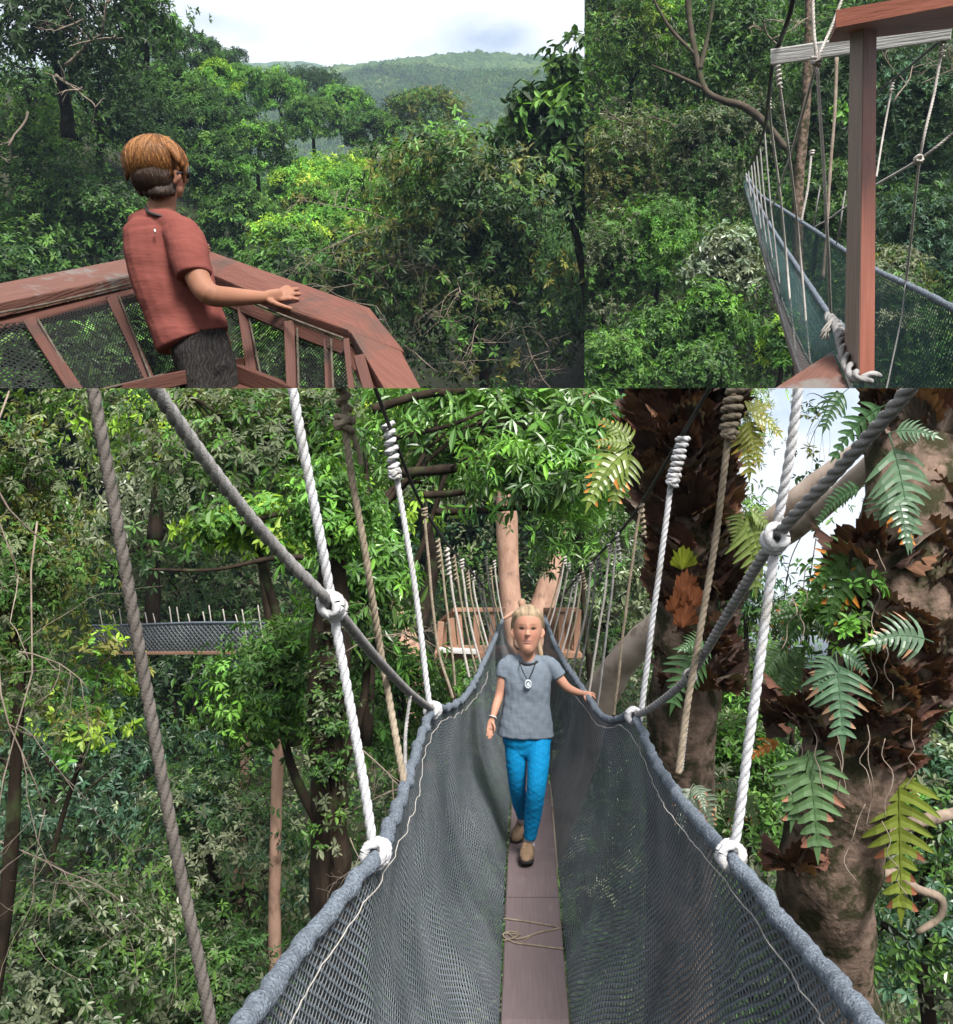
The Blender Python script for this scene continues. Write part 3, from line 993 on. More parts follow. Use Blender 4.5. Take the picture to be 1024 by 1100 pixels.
def paint_hair(V, N):
    x = (V - hc) @ XA
    s = noise(np.stack([x * 260, ((V - hc) @ UA) * 25, ((V - hc) @ FA) * 60], 1))
    part = np.exp(-(x / gp(.9)) ** 2) * ((V - hc) @ UA > gp(12))
    return np.array([.25, .185, .118]) * ((1 + .3 * s) * (1 - .45 * part))[:, None].clip(.4, 1.6)


M_['hair'] = tint_mat('hair', .6, .22)
union(b, 'hair', M_['hair'], girl, .004, 3, paint=paint_hair)
M_['strand'] = tint_mat('strand', .5, .35, point=False)
# T-shirt
b = MB()
limb(b, [G_(567, 706.5, .045), G_(567, 711, .045), G_(567, 718, .04), G_(567, 735, .03), G_(566.4, 752, .03), G_(565.6, 770, .03), G_(564.6, 785, .03), G_(564.4, 790, .03)],
     [gp(15), gp(24), gp(28), gp(26), gp(25), gp(27.5), gp(30), gp(30.8)], [gp(9), gp(11.5), gp(14), gp(15.5), gp(15), gp(16.5), gp(18), gp(18.4)], caps=(.5, .12), power=2.25)
limb(b, [G_(549, 711, .04), G_(542.5, 717, .035), G_(540, 727, .03)], [gp(8), gp(8.4), gp(7.6)], caps=(1, .15))
limb(b, [G_(585, 711, .04), G_(593, 716, .03), G_(601.5, 727, .02)], [gp(8), gp(8.8), gp(8.2)], caps=(1, .15))
M_['tee_grey'] = surf('tee_grey', (.115, .14, .172), (.13, .157, .19), 60, .9, .35, 18, stretch=(.4, 1, 2.2), spec=.15)


def folds(V):
    q = (V - G_(566, 750))
    x, z = q @ XA, q @ UA
    return .0045 * noise(np.stack([x * 22 + z * 9, q @ FA * 6, z * 16 - x * 10], 1)) + .0025 * noise(np.stack([x * 50, q @ FA * 9, z * 14], 1))


tee = union(b, 'shirt', M_['tee_grey'], girl, .0055, 3, disp=folds)
mb = MB()
t = np.linspace(0, 6.283, 40)
q = np.array([G_(567, 708.5, .035)] * 40) + gp(12) * np.cos(t)[:, None] * XA + gp(12.2) * np.sin(t)[:, None] * FA + (gp(3.2) * np.sin(t))[:, None] * UA
tube(mb, q, gp(1.25), 8, cap=False)
mb.build('neckband', M_['cord'], tee)
# leggings
b = MB()
limb(b, [G_(566.5, 781, .03), G_(566.5, 795, .03), G_(566.5, 803, .03)], [gp(25), gp(26.5), gp(22)], [gp(14), gp(15), gp(13)], power=2.4)
limb(b, [G_(554, 794, .04), G_(555, 825, .03), G_(556, 848, .08), G_(558.5, 862, .18), G_(560.5, 876, .32)], [gp(12.8), gp(10.8), gp(9.0), gp(8.5), gp(5.8)], caps=(1, .1))
limb(b, [G_(579.5, 794, .02), G_(578, 825, -.04), G_(576, 850, -.06), G_(572.5, 876, .0), G_(569.5, 900, .04)], [gp(12.8), gp(11.6), gp(10.2), gp(9.4), gp(6.6)], caps=(1, .1))
M_['leggings'] = print_mat('leggings', (.0, .2, .43), (.0, .15, .35), 30.0)
union(b, 'leggings', M_['leggings'], girl, .005, 2, disp=lambda V: .0018 * noise(V * np.array([1, 1, 2.2]), 30))


def shoe(heel, toe, up, root, w):
    heel, toe = np.asarray(heel), np.asarray(toe)
    ax = toe - heel
    sd = nrm(np.cross(nrm(ax), up))
    lift = lambda t, h: heel + ax * t + up * h
    m = MB()
    limb(m, [lift(.02, .05), lift(.25, .05), lift(.5, .046), lift(.78, .036), lift(.96, .03)], [w * .8, w * .84, w * .98, w * 1.02, w * .72], [.05, .05, .045, .034, .026], ref=sd, power=2.4)
    limb(m, [lift(.2, .06), lift(.17, .1), lift(.16, .118)], [w * .82, w * .8, w * .82], [.052, .05, .05], ref=sd, caps=(1, .2))
    M_.setdefault('shoe', surf('shoe_suede', (.16, .105, .065), (.25, .17, .11), 14, .9, .4, 90, spec=.15))
    M_.setdefault('sole', surf('shoe_sole', (.012, .012, .012), (.03, .028, .026), 20, .75, .3, 80))
    sh = union(m, 'shoe', M_['shoe'], root, .004, 2)
    m = MB()
    limb(m, [lift(.0, .012), lift(.3, .012), lift(.62, .012), lift(.85, .014), lift(1.0, .024)], [w * .86, w * .84, w * 1.06, w * 1.06, w * .7], [.014, .014, .014, .015, .018], ref=sd, power=3)
    union(m, 'sole', M_['sole'], sh, .004, 1)
    m = MB()
    for t in (.36, .44, .52, .6):
        a = lift(t, .098 - .07 * (t - .3))
        tube(m, np.array([a - sd * w * .5 - up * .008, a, a + sd * w * .5 - up * .008]), .0035, 6)
        tube(m, np.array([a - sd * w * .5 + ax * .02, a + up * .002 + ax * .05, a + sd * w * .5 + ax * .08]), .003, 6)
    M_.setdefault('lace', surf('lace', (.3, .22, .13), (.4, .3, .2), 20, .9, 0))
    m.build('lace', M_['lace'], sh)
    return sh


def plank_pt(px, d, lift=0.0):
    return P(px, plank_at(d)[0], d) + np.array([0, 0, lift])


mid = lambda d: (plank_at(d)[1] + plank_at(d)[2]) / 2
s1 = shoe(plank_pt(568, 5.52, .004), plank_pt(565, 5.3, .004), WUP, girl, gp(7.6))
s2 = shoe(G_(561.8, 893, .5), plank_pt(553.5, 5.72, .004), nrm(WUP * .8 - FA * .55), girl, gp(7.4))
m = MB(); limb(m, [G_(569, 899, .05), G_(568.4, 907, .06)], [gp(5.6), gp(6.2)]); limb(m, [G_(561, 876, .33), G_(561.6, 882, .4)], [gp(5.2), gp(5.6)])
m.build('sock', surf('sock', (.5, .48, .55), (.62, .6, .66), 30, .95, .3, 200), girl)
# necklace and bracelet
neck = MB()
for sx in (-1, 1):
    tube(neck, spline([G_(567 + sx * 9.5, 708, .02), G_(567 + sx * 7.6, 715, -.055), G_(567 + sx * 4, 724, -.068), G_(567.4, 731, -.07)], n=16), gp(.55), 6)
nk = neck.build('necklace', M_['cord'], girl)
m = MB()
t = np.linspace(0, 6.283, 24)
tube(m, G_(567.5, 735, -.072) + gp(3.0) * np.cos(t)[:, None] * XA + gp(4.0) * np.sin(t)[:, None] * UA, gp(.9), 8, cap=False)
ball(m, G_(567.5, 736, -.072), (gp(2.0), gp(1.2), gp(2.8)), n=8, m=12)
m.build('pendant', surf('pendant', (.3, .34, .38), (.6, .64, .68), 60, .3, .4, 200, spec=.6), nk)
m = MB()
ring(m, G_(529.6, 770.5, -.03), G_(529, 772, -.03) - G_(533, 760, 0), gp(3.7), gp(.9))
m.build('bracelet', M_['metal'], girl)

# ---- the second walker, mostly hidden behind her
far = thing('person', 'distant walker half hidden behind the girl, arm on the net', 'person', P(562, 712, 16))
DF = 16.0
b = MB()
ball(b, P(561, 649, DF), (.062, .075, .085))
limb(b, [P(561, 653, DF), P(561, 659, DF)], .045)
limb(b, [P(561, 660, DF), P(561, 675, DF), P(562, 690, DF)], [.15, .14, .15], [.09, .1, .1])
limb(b, [P(562, 690, DF), P(563, 700, DF - .1), P(563, 713, DF - .1)], [.075, .06, .045]); limb(b, [P(560, 690, DF), P(560, 702, DF), P(560, 714, DF + .1)], [.075, .06, .045])
limb(b, [P(557, 659, DF), P(551, 659, DF), P(544, 663, DF)], [.05, .04, .03], ref=UA)
limb(b, [P(544, 663, DF), P(541.5, 664.5, DF)], [.03, .02], ref=UA)
limb(b, [P(566, 660, DF), P(568, 668, DF), P(572, 674, DF - .1)], [.05, .04, .03])
union(b, 'body', M_['skin'], far, .012, 2, paint=lambda V, N: np.tile(np.array([.48, .27, .19]), (len(V), 1)))
b = MB(); ball(b, P(561, 647.5, DF + .02), (.07, .08, .075)); union(b, 'hair', M_['hair'], far, .014, 1, paint=lambda V, N: np.tile(np.array([.4, .3, .2]), (len(V), 1)))
b = MB(); limb(b, [P(561, 660, DF), P(561, 676, DF), P(562, 692, DF)], [.165, .155, .165], [.105, .11, .115]); union(b, 'shirt', surf('shirt_pale', (.35, .22, .17), (.42, .27, .21), 20, .9, .2, 60), far, .014, 1)

# ================================================================== PLACE 2: the lookout deck
D1 = 3.45
def W_(x, y, dd=0.0): return P(x, y, D1 + dd)
def wp(n): return n * D1 / F


wom = thing('person', 'woman in coral T-shirt with short copper hair looking out over the valley', 'person', P(225, 470, 3.6))
RAY = nrm(P(180, 240, 1) - CAM)
SIDE = nrm(np.cross(RAY, UA))
UPW = np.cross(SIDE, RAY)
HX = np.array([SIDE, RAY, UPW])
b = MB()
ball(b, W_(167, 178, .0), (wp(30), wp(31), wp(29)), HX)
ball(b, W_(180, 190, .035), (wp(19), wp(22), wp(22)), HX)
ball(b, W_(188, 204, .04), (wp(9), wp(13), wp(8.5)), HX)              # jaw and chin
limb(b, [W_(196, 184, .06), W_(200, 192, .062), W_(197.5, 195, .06)], [wp(2.4), wp(3.1), wp(3)])   # nose
limb(b, [W_(195.5, 199, .055), W_(196, 202.5, .05)], [wp(2.6), wp(2.4)])
limb(b, [W_(189, 184, -.062), W_(191, 190, -.06), W_(188, 196, -.055)], [wp(3.4), wp(4), wp(2.4)], wp(2.2))  # ear
limb(b, [W_(177, 198, .01), W_(175, 215, .01), W_(172, 230, .015)], [wp(14.5), wp(14), wp(17)])
limb(b, [W_(173, 240, .02), W_(178, 262, .02), W_(190, 300, .02), W_(206, 350, .03), W_(214, 372, .03)], [wp(16), wp(29), wp(35), wp(33), wp(32)], wp(17), ref=SIDE)
arm = [W_(199, 258, -.045), W_(206, 280, -.085), W_(216, 306, -.11), W_(228, 317, -.12), W_(250, 319, -.05), W_(282, 319.5, .03)]
limb(b, arm, [wp(13), wp(13.5), wp(12.4), wp(11.4), wp(10), wp(6.8)], ref=UPW)
limb(b, [W_(281, 319.5, .03), W_(290, 319.5, .045), W_(300, 318.5, .06)], [wp(6.2), wp(8.6), wp(9.0)], [wp(4.6), wp(4.6), wp(4.2)], ref=UPW)
fingers(b, W_(293, 319, .05), [(W_(302, 312, .075), W_(310, 308.5, .09)), (W_(304, 315, .07), W_(319.5, 310.5, .095)), (W_(305, 318, .065), W_(321.5, 316, .08)), (W_(304, 322, .06), W_(320, 321.5, .06))], wp(3.0), wp(1.0) * UPW)
limb(b, [W_(291, 324, .03), W_(301, 328, .03), W_(313, 331.5, .035)], [wp(3.6), wp(2.8), wp(2.1)], sides=12)
# the other hand, on the rail beyond her
limb(b, [W_(175, 250, .16), W_(196, 266, .36), W_(212, 267, .5), W_(217, 266.5, .53)], [wp(13), wp(10), wp(6), wp(5)], ref=UPW)
limb(b, [W_(214, 266.5, .5), W_(219, 266.5, .54)], [wp(5), wp(5.4)], [wp(3.4), wp(3.2)], ref=UPW)
fingers(b, W_(217, 266, .52), [(W_(220, 263.5, .56), W_(224.5, 263.8, .58)), (W_(221, 265.5, .55), W_(225.8, 267, .57)), (W_(221, 268, .54), W_(225.4, 270, .55)), (W_(219.5, 270, .53), W_(223, 272.4, .54))], wp(1.9), wp(.6) * UPW)
limb(b, [W_(214, 269, .5), W_(217, 272, .5), W_(220, 274, .5)], [wp(2.2), wp(2), wp(1.5)], sides=10)
limb(b, [W_(206, 372, .03), W_(216, 430, .04), W_(222, 520, .05)], [wp(20), wp(18), wp(14)]); limb(b, [W_(228, 368, .06), W_(238, 430, .08), W_(240, 520, .1)], [wp(20), wp(18), wp(14)])


def paint_w(V, N):
    c = np.tile(np.array([.235, .108, .066]), (len(V), 1)) * (1 + .08 * noise(V, 12)[:, None])
    c = mixc(c, .5 * np.clip(noise(V, 45) - .35, 0, 1), (.22, .09, .055))
    c = mixc(c, .8 * gauss(V, W_(196, 200.5, .05), (wp(2.6), 1, wp(2.2))), (.34, .10, .08))
    return c


union(b, 'body', M_['skin'], wom, .0042, 3, panel='L', paint=paint_w)
b = MB()
hw = W_(166, 178)
ball(b, W_(164.5, 172.5, -.01), (wp(32.2), wp(33), wp(26)), HX)
ball(b, W_(164.5, 182, -.01), (wp(28), wp(28), wp(14)), HX)
limb(b, [W_(178, 152, .0), W_(193, 164, .02), W_(200, 178, .03), W_(201.5, 190, .02)], [wp(6), wp(5), wp(3.5), wp(1.6)])
limb(b, [W_(182, 158, -.08), W_(192, 172, -.08), W_(197, 184, -.05), W_(198, 196, -.035)], [wp(4), wp(4), wp(3), wp(1.3)])
for i in range(9):
    a = 136.5 + i * 6.2
    limb(b, [W_(a + 5, 176, -.072 + .004 * abs(i - 4) ** 1.6), W_(a + 1, 186, -.078 + .004 * abs(i - 4) ** 1.6), W_(a, 194 + 5 * math.sin(i * 2.1), -.075 + .005 * abs(i - 4) ** 1.6)], [wp(4), wp(4), wp(1.2)], sides=10)


def strands(V):
    q = V - hw
    x, z, y = q @ SIDE, q @ UPW, q @ RAY
    ang = np.arctan2(x - .02, z + .16)
    return ang, y, z


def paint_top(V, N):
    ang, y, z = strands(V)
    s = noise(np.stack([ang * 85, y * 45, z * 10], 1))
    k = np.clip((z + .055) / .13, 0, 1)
    base = np.array([.08, .03, .010]) * (1 - k[:, None]) + np.array([.17, .068, .02]) * k[:, None]  # cap coloured darker than the strands, acting as shadow beneath them
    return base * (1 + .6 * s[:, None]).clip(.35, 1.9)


def d_top(V):
    ang, y, z = strands(V)
    return .0016 * noise(np.stack([ang * 75, y * 40, z * 8], 1)) + .0005 * np.sin(ang * 240 + 3 * noise(V, 10))


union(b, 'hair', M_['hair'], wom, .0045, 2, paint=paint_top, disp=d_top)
rs = np.random.default_rng(9)
m = MB()
for i in range(4200):
    ph = rs.uniform(0, 6.283)
    c0 = nrm(np.array([.06 + .12 * rs.normal(), -.12 + .12 * rs.normal(), 1.0]))
    end = rs.uniform(1.7, 2.3) + .1 * math.sin(ph * 7) + (.15 if math.cos(ph) > .75 else 0)
    st = rs.uniform(.05, .9) ** 1.5
    lift = rs.uniform(.0, .035) + (.05 * rs.random() if rs.random() < .06 else 0)
    sw = rs.normal(.25, .13)
    pts = []
    for t in np.linspace(0, 1, 8):
        th = st + (end - st) * t
        a = ph + sw * t + .1 * math.sin(6 * t + i)
        dr = np.array([math.sin(th) * math.cos(a), math.sin(th) * math.sin(a), math.cos(th)]) + np.array([.06, -.12, 0]) * max(math.cos(th), 0)
        rr = np.array([31.8, 32.6, 28.4]) * (1 + lift * (1 - .6 * t * t)) * (1 - .10 * max(th - 1.6, 0))
        pts.append(W_(165, 176, -.005) + (dr * rr * D1 / F) @ HX)
    k = rs.random()
    top = np.array([.21, .088, .027]) if k < .55 else (np.array([.33, .17, .058]) if k < .75 else np.array([.10, .038, .015]))
    tube(m, np.array(pts), np.linspace(.0010, .0006, 8), 3, tint=top * np.exp(rs.normal(0, .22)))
for i in range(1500):
    a = rs.uniform(0, 6.283)
    st, en = rs.uniform(1.0, 1.5), rs.uniform(2.1, 2.55)
    pts = []
    for t in np.linspace(0, 1, 6):
        th = st + (en - st) * t
        dr = np.array([math.sin(th) * math.cos(a + .15 * t), math.sin(th) * math.sin(a + .15 * t), math.cos(th)])
        pts.append(W_(166.5, 190, -.02) + (dr * np.array([23.4, 23.6, 24]) * (1 + .05 * rs.random()) * D1 / F) @ HX)
    if pts[-1] @ SIDE - W_(178, 200) @ SIDE > .0:
        continue
    tube(m, np.array(pts), np.linspace(.0010, .0006, 6), 3, tint=np.array([.032, .017, .011]) * np.exp(rs.normal(0, .3)))
m.build('hair_strand', M_['strand'], wom)
b = MB()
ball(b, W_(167, 192, -.016), (wp(23), wp(23.5), wp(19)), HX)
for i in range(7):
    a = 151 + i * 5.5
    limb(b, [W_(a, 196, -.054 + .005 * abs(i - 3) ** 1.5), W_(a + 1, 207, -.068 + .006 * abs(i - 3) ** 1.5), W_(a + 2, 213.5 - .4 * (i - 3) ** 2, -.055 + .006 * abs(i - 3) ** 1.5)], [wp(5), wp(4.2), wp(1.3)], sides=10)
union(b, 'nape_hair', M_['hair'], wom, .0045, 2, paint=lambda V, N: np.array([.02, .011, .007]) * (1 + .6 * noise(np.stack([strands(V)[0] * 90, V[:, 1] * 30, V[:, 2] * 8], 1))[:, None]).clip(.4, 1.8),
      disp=lambda V: .0015 * noise(np.stack([strands(V)[0] * 60, V[:, 1] * 20, V[:, 2] * 8], 1)))
# T-shirt
b = MB()
limb(b, [W_(172, 235, .012), W_(171.5, 238, .015), W_(172, 243, .015), W_(173, 250, .02), W_(181, 285, .02), W_(190, 315, .02), W_(200, 342, .03), W_(205, 357, .03), W_(208.5, 366, .03)],
     [wp(20), wp(29), wp(36.5), wp(40), wp(44), wp(42.5), wp(41), wp(41), wp(40.5)], [wp(15), wp(20), wp(24), wp(27), wp(28), wp(28), wp(29), wp(30), wp(30)], ref=SIDE, caps=(.3, .1), power=2.2)
limb(b, [W_(148, 238, .03), W_(160, 236, .0), W_(180, 238.5, -.02), W_(196, 251, -.045)], [wp(10), wp(12), wp(13), wp(13)], [wp(12), wp(14), wp(15), wp(15)], ref=UPW)
limb(b, [W_(181, 246, -.0), W_(197, 255, -.045), W_(204, 278, -.085), W_(208, 296, -.1)], [wp(15), wp(19.5), wp(19.5), wp(18.5)], caps=(1, .12), ref=UPW)
limb(b, [W_(168, 243, .05), W_(172, 255, .14), W_(182, 262, .22)], [wp(16), wp(16), wp(15)], caps=(1, .1), ref=UPW)
M_['tee_coral'] = surf('tee_coral', (.135, .040, .033), (.165, .050, .041), 30, .92, .3, 22, stretch=(.6, 1, 2.6), spec=.12)


def folds_w(V):
    q = V - W_(185, 290)
    x, z, y = q @ SIDE, q @ UPW, q @ RAY
    return .007 * noise(np.stack([x * 7 + z * 9, y * 6, z * 11 - x * 6], 1)) + .0035 * (np.abs(noise(np.stack([x * 16 - z * 7, y * 9, z * 13 + x * 9], 1))) - .4)


tee = union(b, 'shirt', M_['tee_coral'], wom, .005, 2, disp=folds_w)
m = MB(); box_between(m, W_(166.2, 246.6, -.095), W_(166.8, 250, -.098), .006, .008, SIDE); m.build('tag', M_['metal'], tee)
# trousers
b = MB()
limb(b, [W_(215, 364, .03), W_(217, 376, .03), W_(220, 390, .03)], [wp(30), wp(32), wp(30)], [wp(26), wp(27), wp(25)], ref=SIDE)
limb(b, [W_(207, 378, .01), W_(214, 410, .01), W_(218, 460, .02)], [wp(23), wp(21), wp(19)], ref=SIDE); limb(b, [W_(229, 372, .05), W_(238, 405, .06), W_(243, 460, .06)], [wp(20), wp(19), wp(18)], ref=SIDE)
M_['trousers'] = print_mat('trousers', (.014, .012, .012), (.03, .027, .025), 24.0, .95, .35)
union(b, 'trousers', M_['trousers'], wom, .006, 2, panel='L', disp=lambda V: .004 * noise(V, 18) + .002 * noise(V, 45))
# cord necklace, sunglasses, ring
m = MB()
tube(m, spline([W_(157, 222, -.02), W_(160, 228, -.058), W_(172, 232, -.066), W_(184, 234, -.05), W_(190, 237, -.01), W_(191, 238, .03)], n=30), wp(1.6), 8)
nk = m.build('necklace', M_['cord'], wom)
m = MB(); ball(m, W_(189, 237.5, -.03), (wp(3), wp(2), wp(2)), n=8, m=10); m.build('pendant', M_['metal'], nk)
m = MB()
tube(m, np.array([W_(190, 186, -.07), W_(197, 185, -.055), W_(202, 185.5, .0)]), wp(1.4), 6)
limb(m, [W_(202.4, 182.5, .0), W_(203, 186, .02), W_(202, 189.5, .03)], [wp(1.6), wp(2), wp(1.5)], wp(5), ref=SIDE)
m.build('sunglasses', M_['cable'], wom)
# ---- timber railing of the deck
dl = U_L
deck = thing('deck_railing', 'red brown timber railing with netted bays round the lookout deck', 'railing', P(250, 400, 3.8))


def board(name, poly, down, mat_, root=deck, panel='L', bev=.006):
    mb = MB()
    slab(mb, [P(*q) for q in poly], down, bev)
    return mb.build(name, mat_, root, panel, smooth=False)


dn = -dl
board('top_rail', [(-40, 312, 3.25), (139, 277, 4.05), (183, 268.5, 4.3), (190, 285, 4.1), (146, 294.5, 3.85), (-40, 334, 3.05)], dn * .045, M_['red_worn'])
board('top_rail', [(190, 258, 4.45), (223, 269, 4.25), (320, 303, 3.75), (398, 331, 3.4), (434, 376, 3.22), (375, 355, 3.2), (318, 335.5, 3.45), (233, 297, 3.95), (188, 280, 4.2)], dn * .04, M_['red'])
board('top_rail', [(376, 355.5, 3.2), (431, 376.5, 3.19), (470, 450, 2.9), (432, 450, 2.85)], dn * .04, M_['red'])
# fascia boards just under the top rails
def fascia(name, a, b, w, t, drop, m):
    mb = MB()
    box_between(mb, P(*a) + dn * drop, P(*b) + dn * drop, t, w, FA)
    mb.build(name, m, deck, 'L', smooth=False)


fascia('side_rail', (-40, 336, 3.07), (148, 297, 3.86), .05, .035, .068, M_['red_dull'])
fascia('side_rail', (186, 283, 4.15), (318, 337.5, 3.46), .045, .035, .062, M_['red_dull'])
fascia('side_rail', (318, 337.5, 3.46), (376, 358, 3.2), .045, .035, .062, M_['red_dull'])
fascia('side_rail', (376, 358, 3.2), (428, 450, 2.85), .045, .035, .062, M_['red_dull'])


def post(a, b, w, root=deck, m='red_dull'):
    mb = MB()
    box_between(mb, P(*a), P(*b), w, w * .7, XA)
    mb.build('post', M_[m], root, 'L', smooth=False)


for a, b, w in (((32, 345, 3.2), (88, 430, 2.95), .042), ((121, 320, 3.68), (164, 418, 3.45), .045), ((170, 300, 3.95), (196, 400, 3.7), .045), ((260, 325, 3.78), (272, 408, 3.55), .04), ((311, 347, 3.5), (315, 440, 3.3), .038),
                ((351, 358, 3.35), (354, 440, 3.15), .022), ((386, 384, 3.1), (402, 440, 2.95), .035), ((372, 365, 3.2), (380, 440, 3.0), .02)):
    post(a, b, w)
mb = MB(); box_between(mb, P(60, 436, 3.05), P(262, 391, 3.62), .05, .05, UA); mb.build('bottom_rail', M_['red_dull'], deck, 'L', smooth=False)
mb = MB(); box_between(mb, P(250, 398, 3.58), P(345, 436, 3.25), .06, .05, UA); mb.build('bottom_rail', M_['red_dull'], deck, 'L', smooth=False)
board('floor_board', [(150, 432, 3.3), (255, 405, 3.6), (330, 432, 3.3), (250, 470, 3.0)], dn * .03, M_['red_dull'])


def panel_net(tl, tr, br, bl, root=deck, pnl='L', m='net_black', n=14):
    a, b, c, e = [P(*q) for q in (tl, tr, br, bl)]
    s, t = np.meshgrid(np.linspace(0, 1, n), np.linspace(0, 1, n), indexing='ij')
    g = (a * (1 - s[..., None]) + b * s[..., None]) * (1 - t[..., None]) + (e * (1 - s[..., None]) + c * s[..., None]) * t[..., None]
    g = g + (noise(g.reshape(-1, 3), 5).reshape(n, n) * .012)[..., None] * FA
    uv = np.stack([s * np.linalg.norm(b - a), t * np.linalg.norm(e - a)], -1).reshape(-1, 2)
    mb = MB()
    mb.add(g.reshape(-1, 3), grid_faces(n, n, False), None, uv)
    mb.build('net_panel', M_[m], root, pnl)


panel_net((-40, 352, 3.1), (40, 343, 3.25), (95, 440, 3.0), (-40, 440, 2.85))
panel_net((40, 343, 3.25), (125, 322, 3.7), (162, 412, 3.48), (90, 430, 3.0))
panel_net((125, 322, 3.7), (188, 298, 4.1), (215, 400, 3.8), (162, 412, 3.48))
panel_net((205, 304, 4.05), (262, 330, 3.8), (272, 405, 3.58), (212, 400, 3.8))
panel_net((264, 332, 3.8), (313, 352, 3.52), (317, 440, 3.3), (274, 408, 3.56))
panel_net((315, 353, 3.5), (352, 366, 3.35), (354, 440, 3.18), (318, 440, 3.3))
panel_net((354, 366, 3.33), (374, 373, 3.22), (386, 440, 3.0), (356, 440, 3.17))
for pts in ([(45, 345, 3.2), (96, 430, 2.98)], [(131, 320, 3.68), (168, 414, 3.45)], [(268, 334, 3.76), (282, 404, 3.54)], [(321, 354, 3.48), (323, 430, 3.3)], [(357, 366, 3.3), (360, 430, 3.14)],
            [(-5, 340, 3.1), (60, 327, 3.4), (146, 306, 3.82)], [(240, 312, 3.88), (300, 338, 3.52), (370, 365, 3.2)], [(96, 424, 3.05), (165, 407, 3.4), (195, 398, 3.6)]):
    mb = MB()
    rope(mb, [P(*q) - FA * .03 for q in pts], .0042, pitch=.03)
    mb.build('lacing', M_['lacing'], deck, 'L')

# ================================================================== PLACE 3: the second walkway seen from its gate
gate = thing('timber_gateway', 'red brown timber post and beam gateway at the head of the second walkway', 'gateway', P(925, 405, 2.6))
dR = -U_R
mb = MB()
# post with a lit face and a face with its shade put in the colour
pw = [(908, 420, 2.66), (924, 420, 2.56), (939.5, 420, 2.62), (924, 420, 2.74)]
pt = [(914, 18, 2.66), (928.5, 18, 2.56), (942, 18, 2.62), (927, 18, 2.74)]
q = [P(*a) for a in pt] + [P(*a) for a in pw]


def prism(name, top, bot, m, root, panel, along=False):
    mb = MB()
    v = np.array([P(*a) for a in top] + [P(*a) for a in bot])
    n = len(top)
    per = np.cumsum([0] + [np.linalg.norm(v[(i + 1) % n] - v[i]) for i in range(n)])
    L = np.linalg.norm(v[0] - v[n])
    for i in range(n):
        j = (i + 1) % n
        k = 9
        t = np.linspace(0, 1, k)[:, None]
        A = v[i] * (1 - t) + v[n + i] * t
        B = v[j] * (1 - t) + v[n + j] * t
        vv = np.vstack([A, B])
        uv = np.vstack([np.column_stack([np.full(k, per[i]), t * L]), np.column_stack([np.full(k, per[i + 1]), t * L])])
        mb.add(vv, [(a, a + 1, k + a + 1, k + a) for a in range(k - 1)], None, uv[:, ::-1] if along else uv)
    mb.add(v[:n], [tuple(range(n))], None, np.zeros((n, 2)) + .3)
    mb.add(v[n:], [tuple(range(n - 1, -1, -1))], None, np.zeros((n, 2)) + .3)
    return mb.build(name, m, root, panel, smooth=False)


prism('post', [(914, 22, 2.70), (928.2, 24, 2.55), (942, 24, 2.66), (928, 22, 2.80)], [(907.5, 404, 2.70), (923.5, 409, 2.55), (939.5, 403, 2.66), (924, 400, 2.8)], M_['red_post'], gate, 'R')
prism('post_shade_face', [(913.6, 24, 2.695), (927.6, 25.5, 2.548), (927.9, 25.5, 2.552), (914, 24, 2.70)], [(907, 403, 2.695), (922.6, 408, 2.548), (923, 408, 2.552), (907.5, 403, 2.70)], M_['post_shade'], gate, 'R')  # thin skin added over one post face to carry its shaded colour
prism('beam', [(898.5, 10.5, 2.42), (1060, -18, 2.2), (1060, 18, 2.62), (897, 25, 2.85)], [(898, 29.5, 2.42), (1060, -1, 2.2), (1060, 26, 2.62), (890, 46, 2.85)], M_['red_post'], gate, 'R', True)
mb = MB()
box_between(mb, P(829, 61.5, 3.3), P(1022, 33.5, 3.05), .05, .036, U_R)
mb.build('cross_board', M_['grey_wood'], gate, 'R', smooth=False)
lp = thing('landing', 'worn red plank corner of the landing at the foot of the post', 'landing', P(870, 410, 2.6))
mb = MB(); slab(mb, [P(*a) for a in ((894.5, 376.5, 2.75), (915, 420, 2.5), (905, 470, 2.3), (760, 470, 2.4), (828, 418, 2.55))], dR * .05); mb.build('board', M_['red_worn'], lp, 'R', smooth=False)
mb = MB(); rope(mb, [P(901, 382, 2.72), P(910, 402, 2.58), P(917, 425, 2.5)], .005); mb.build('edge_cord', M_['rope_cream'], lp, 'R')

b3 = thing('rope_bridge', 'teal netted walkway sagging away beyond the red brown post', 'rope bridge', P(880, 380, 3))
NL = spline(np.array([[801.5, 190, 15], [806, 200, 13], [813, 215, 11], [825, 237, 8.6], [841, 263, 6.6], [859, 290, 5.2], [876, 316, 4.3], [892, 339, 3.6], [905, 352, 3.1], [922, 372, 2.75]]), n=130)
NLb = spline(np.array([[800.5, 200, 15], [804, 212, 13.2], [809, 230, 11.2], [816, 256, 9], [825, 287, 7.1], [835, 320, 5.7], [846, 356, 4.7], [859, 394, 3.9], [868, 420, 3.5], [880, 455, 3.1]]), n=130)
NRt = spline(np.array([[803, 188, 15.2], [812, 203, 13], [822, 213, 10.8], [843, 226, 8.6], [867, 242, 6.9], [890, 257, 5.8], [906, 268, 5.2], [941, 290, 4.3], [975, 306, 3.6], [1000, 318, 3.25], [1024, 331, 3.0], [1060, 350, 2.7]]), n=130)
NRb = spline(np.array([[801, 199, 15.2], [805, 213, 13.3], [812, 235, 11.2], [822, 268, 9], [834, 304, 7.2], [848, 342, 6], [868, 385, 5.1], [905, 440, 4.2], [950, 480, 3.5], [985, 500, 3.2], [1010, 510, 3.0], [1050, 520, 2.7]]), n=130)
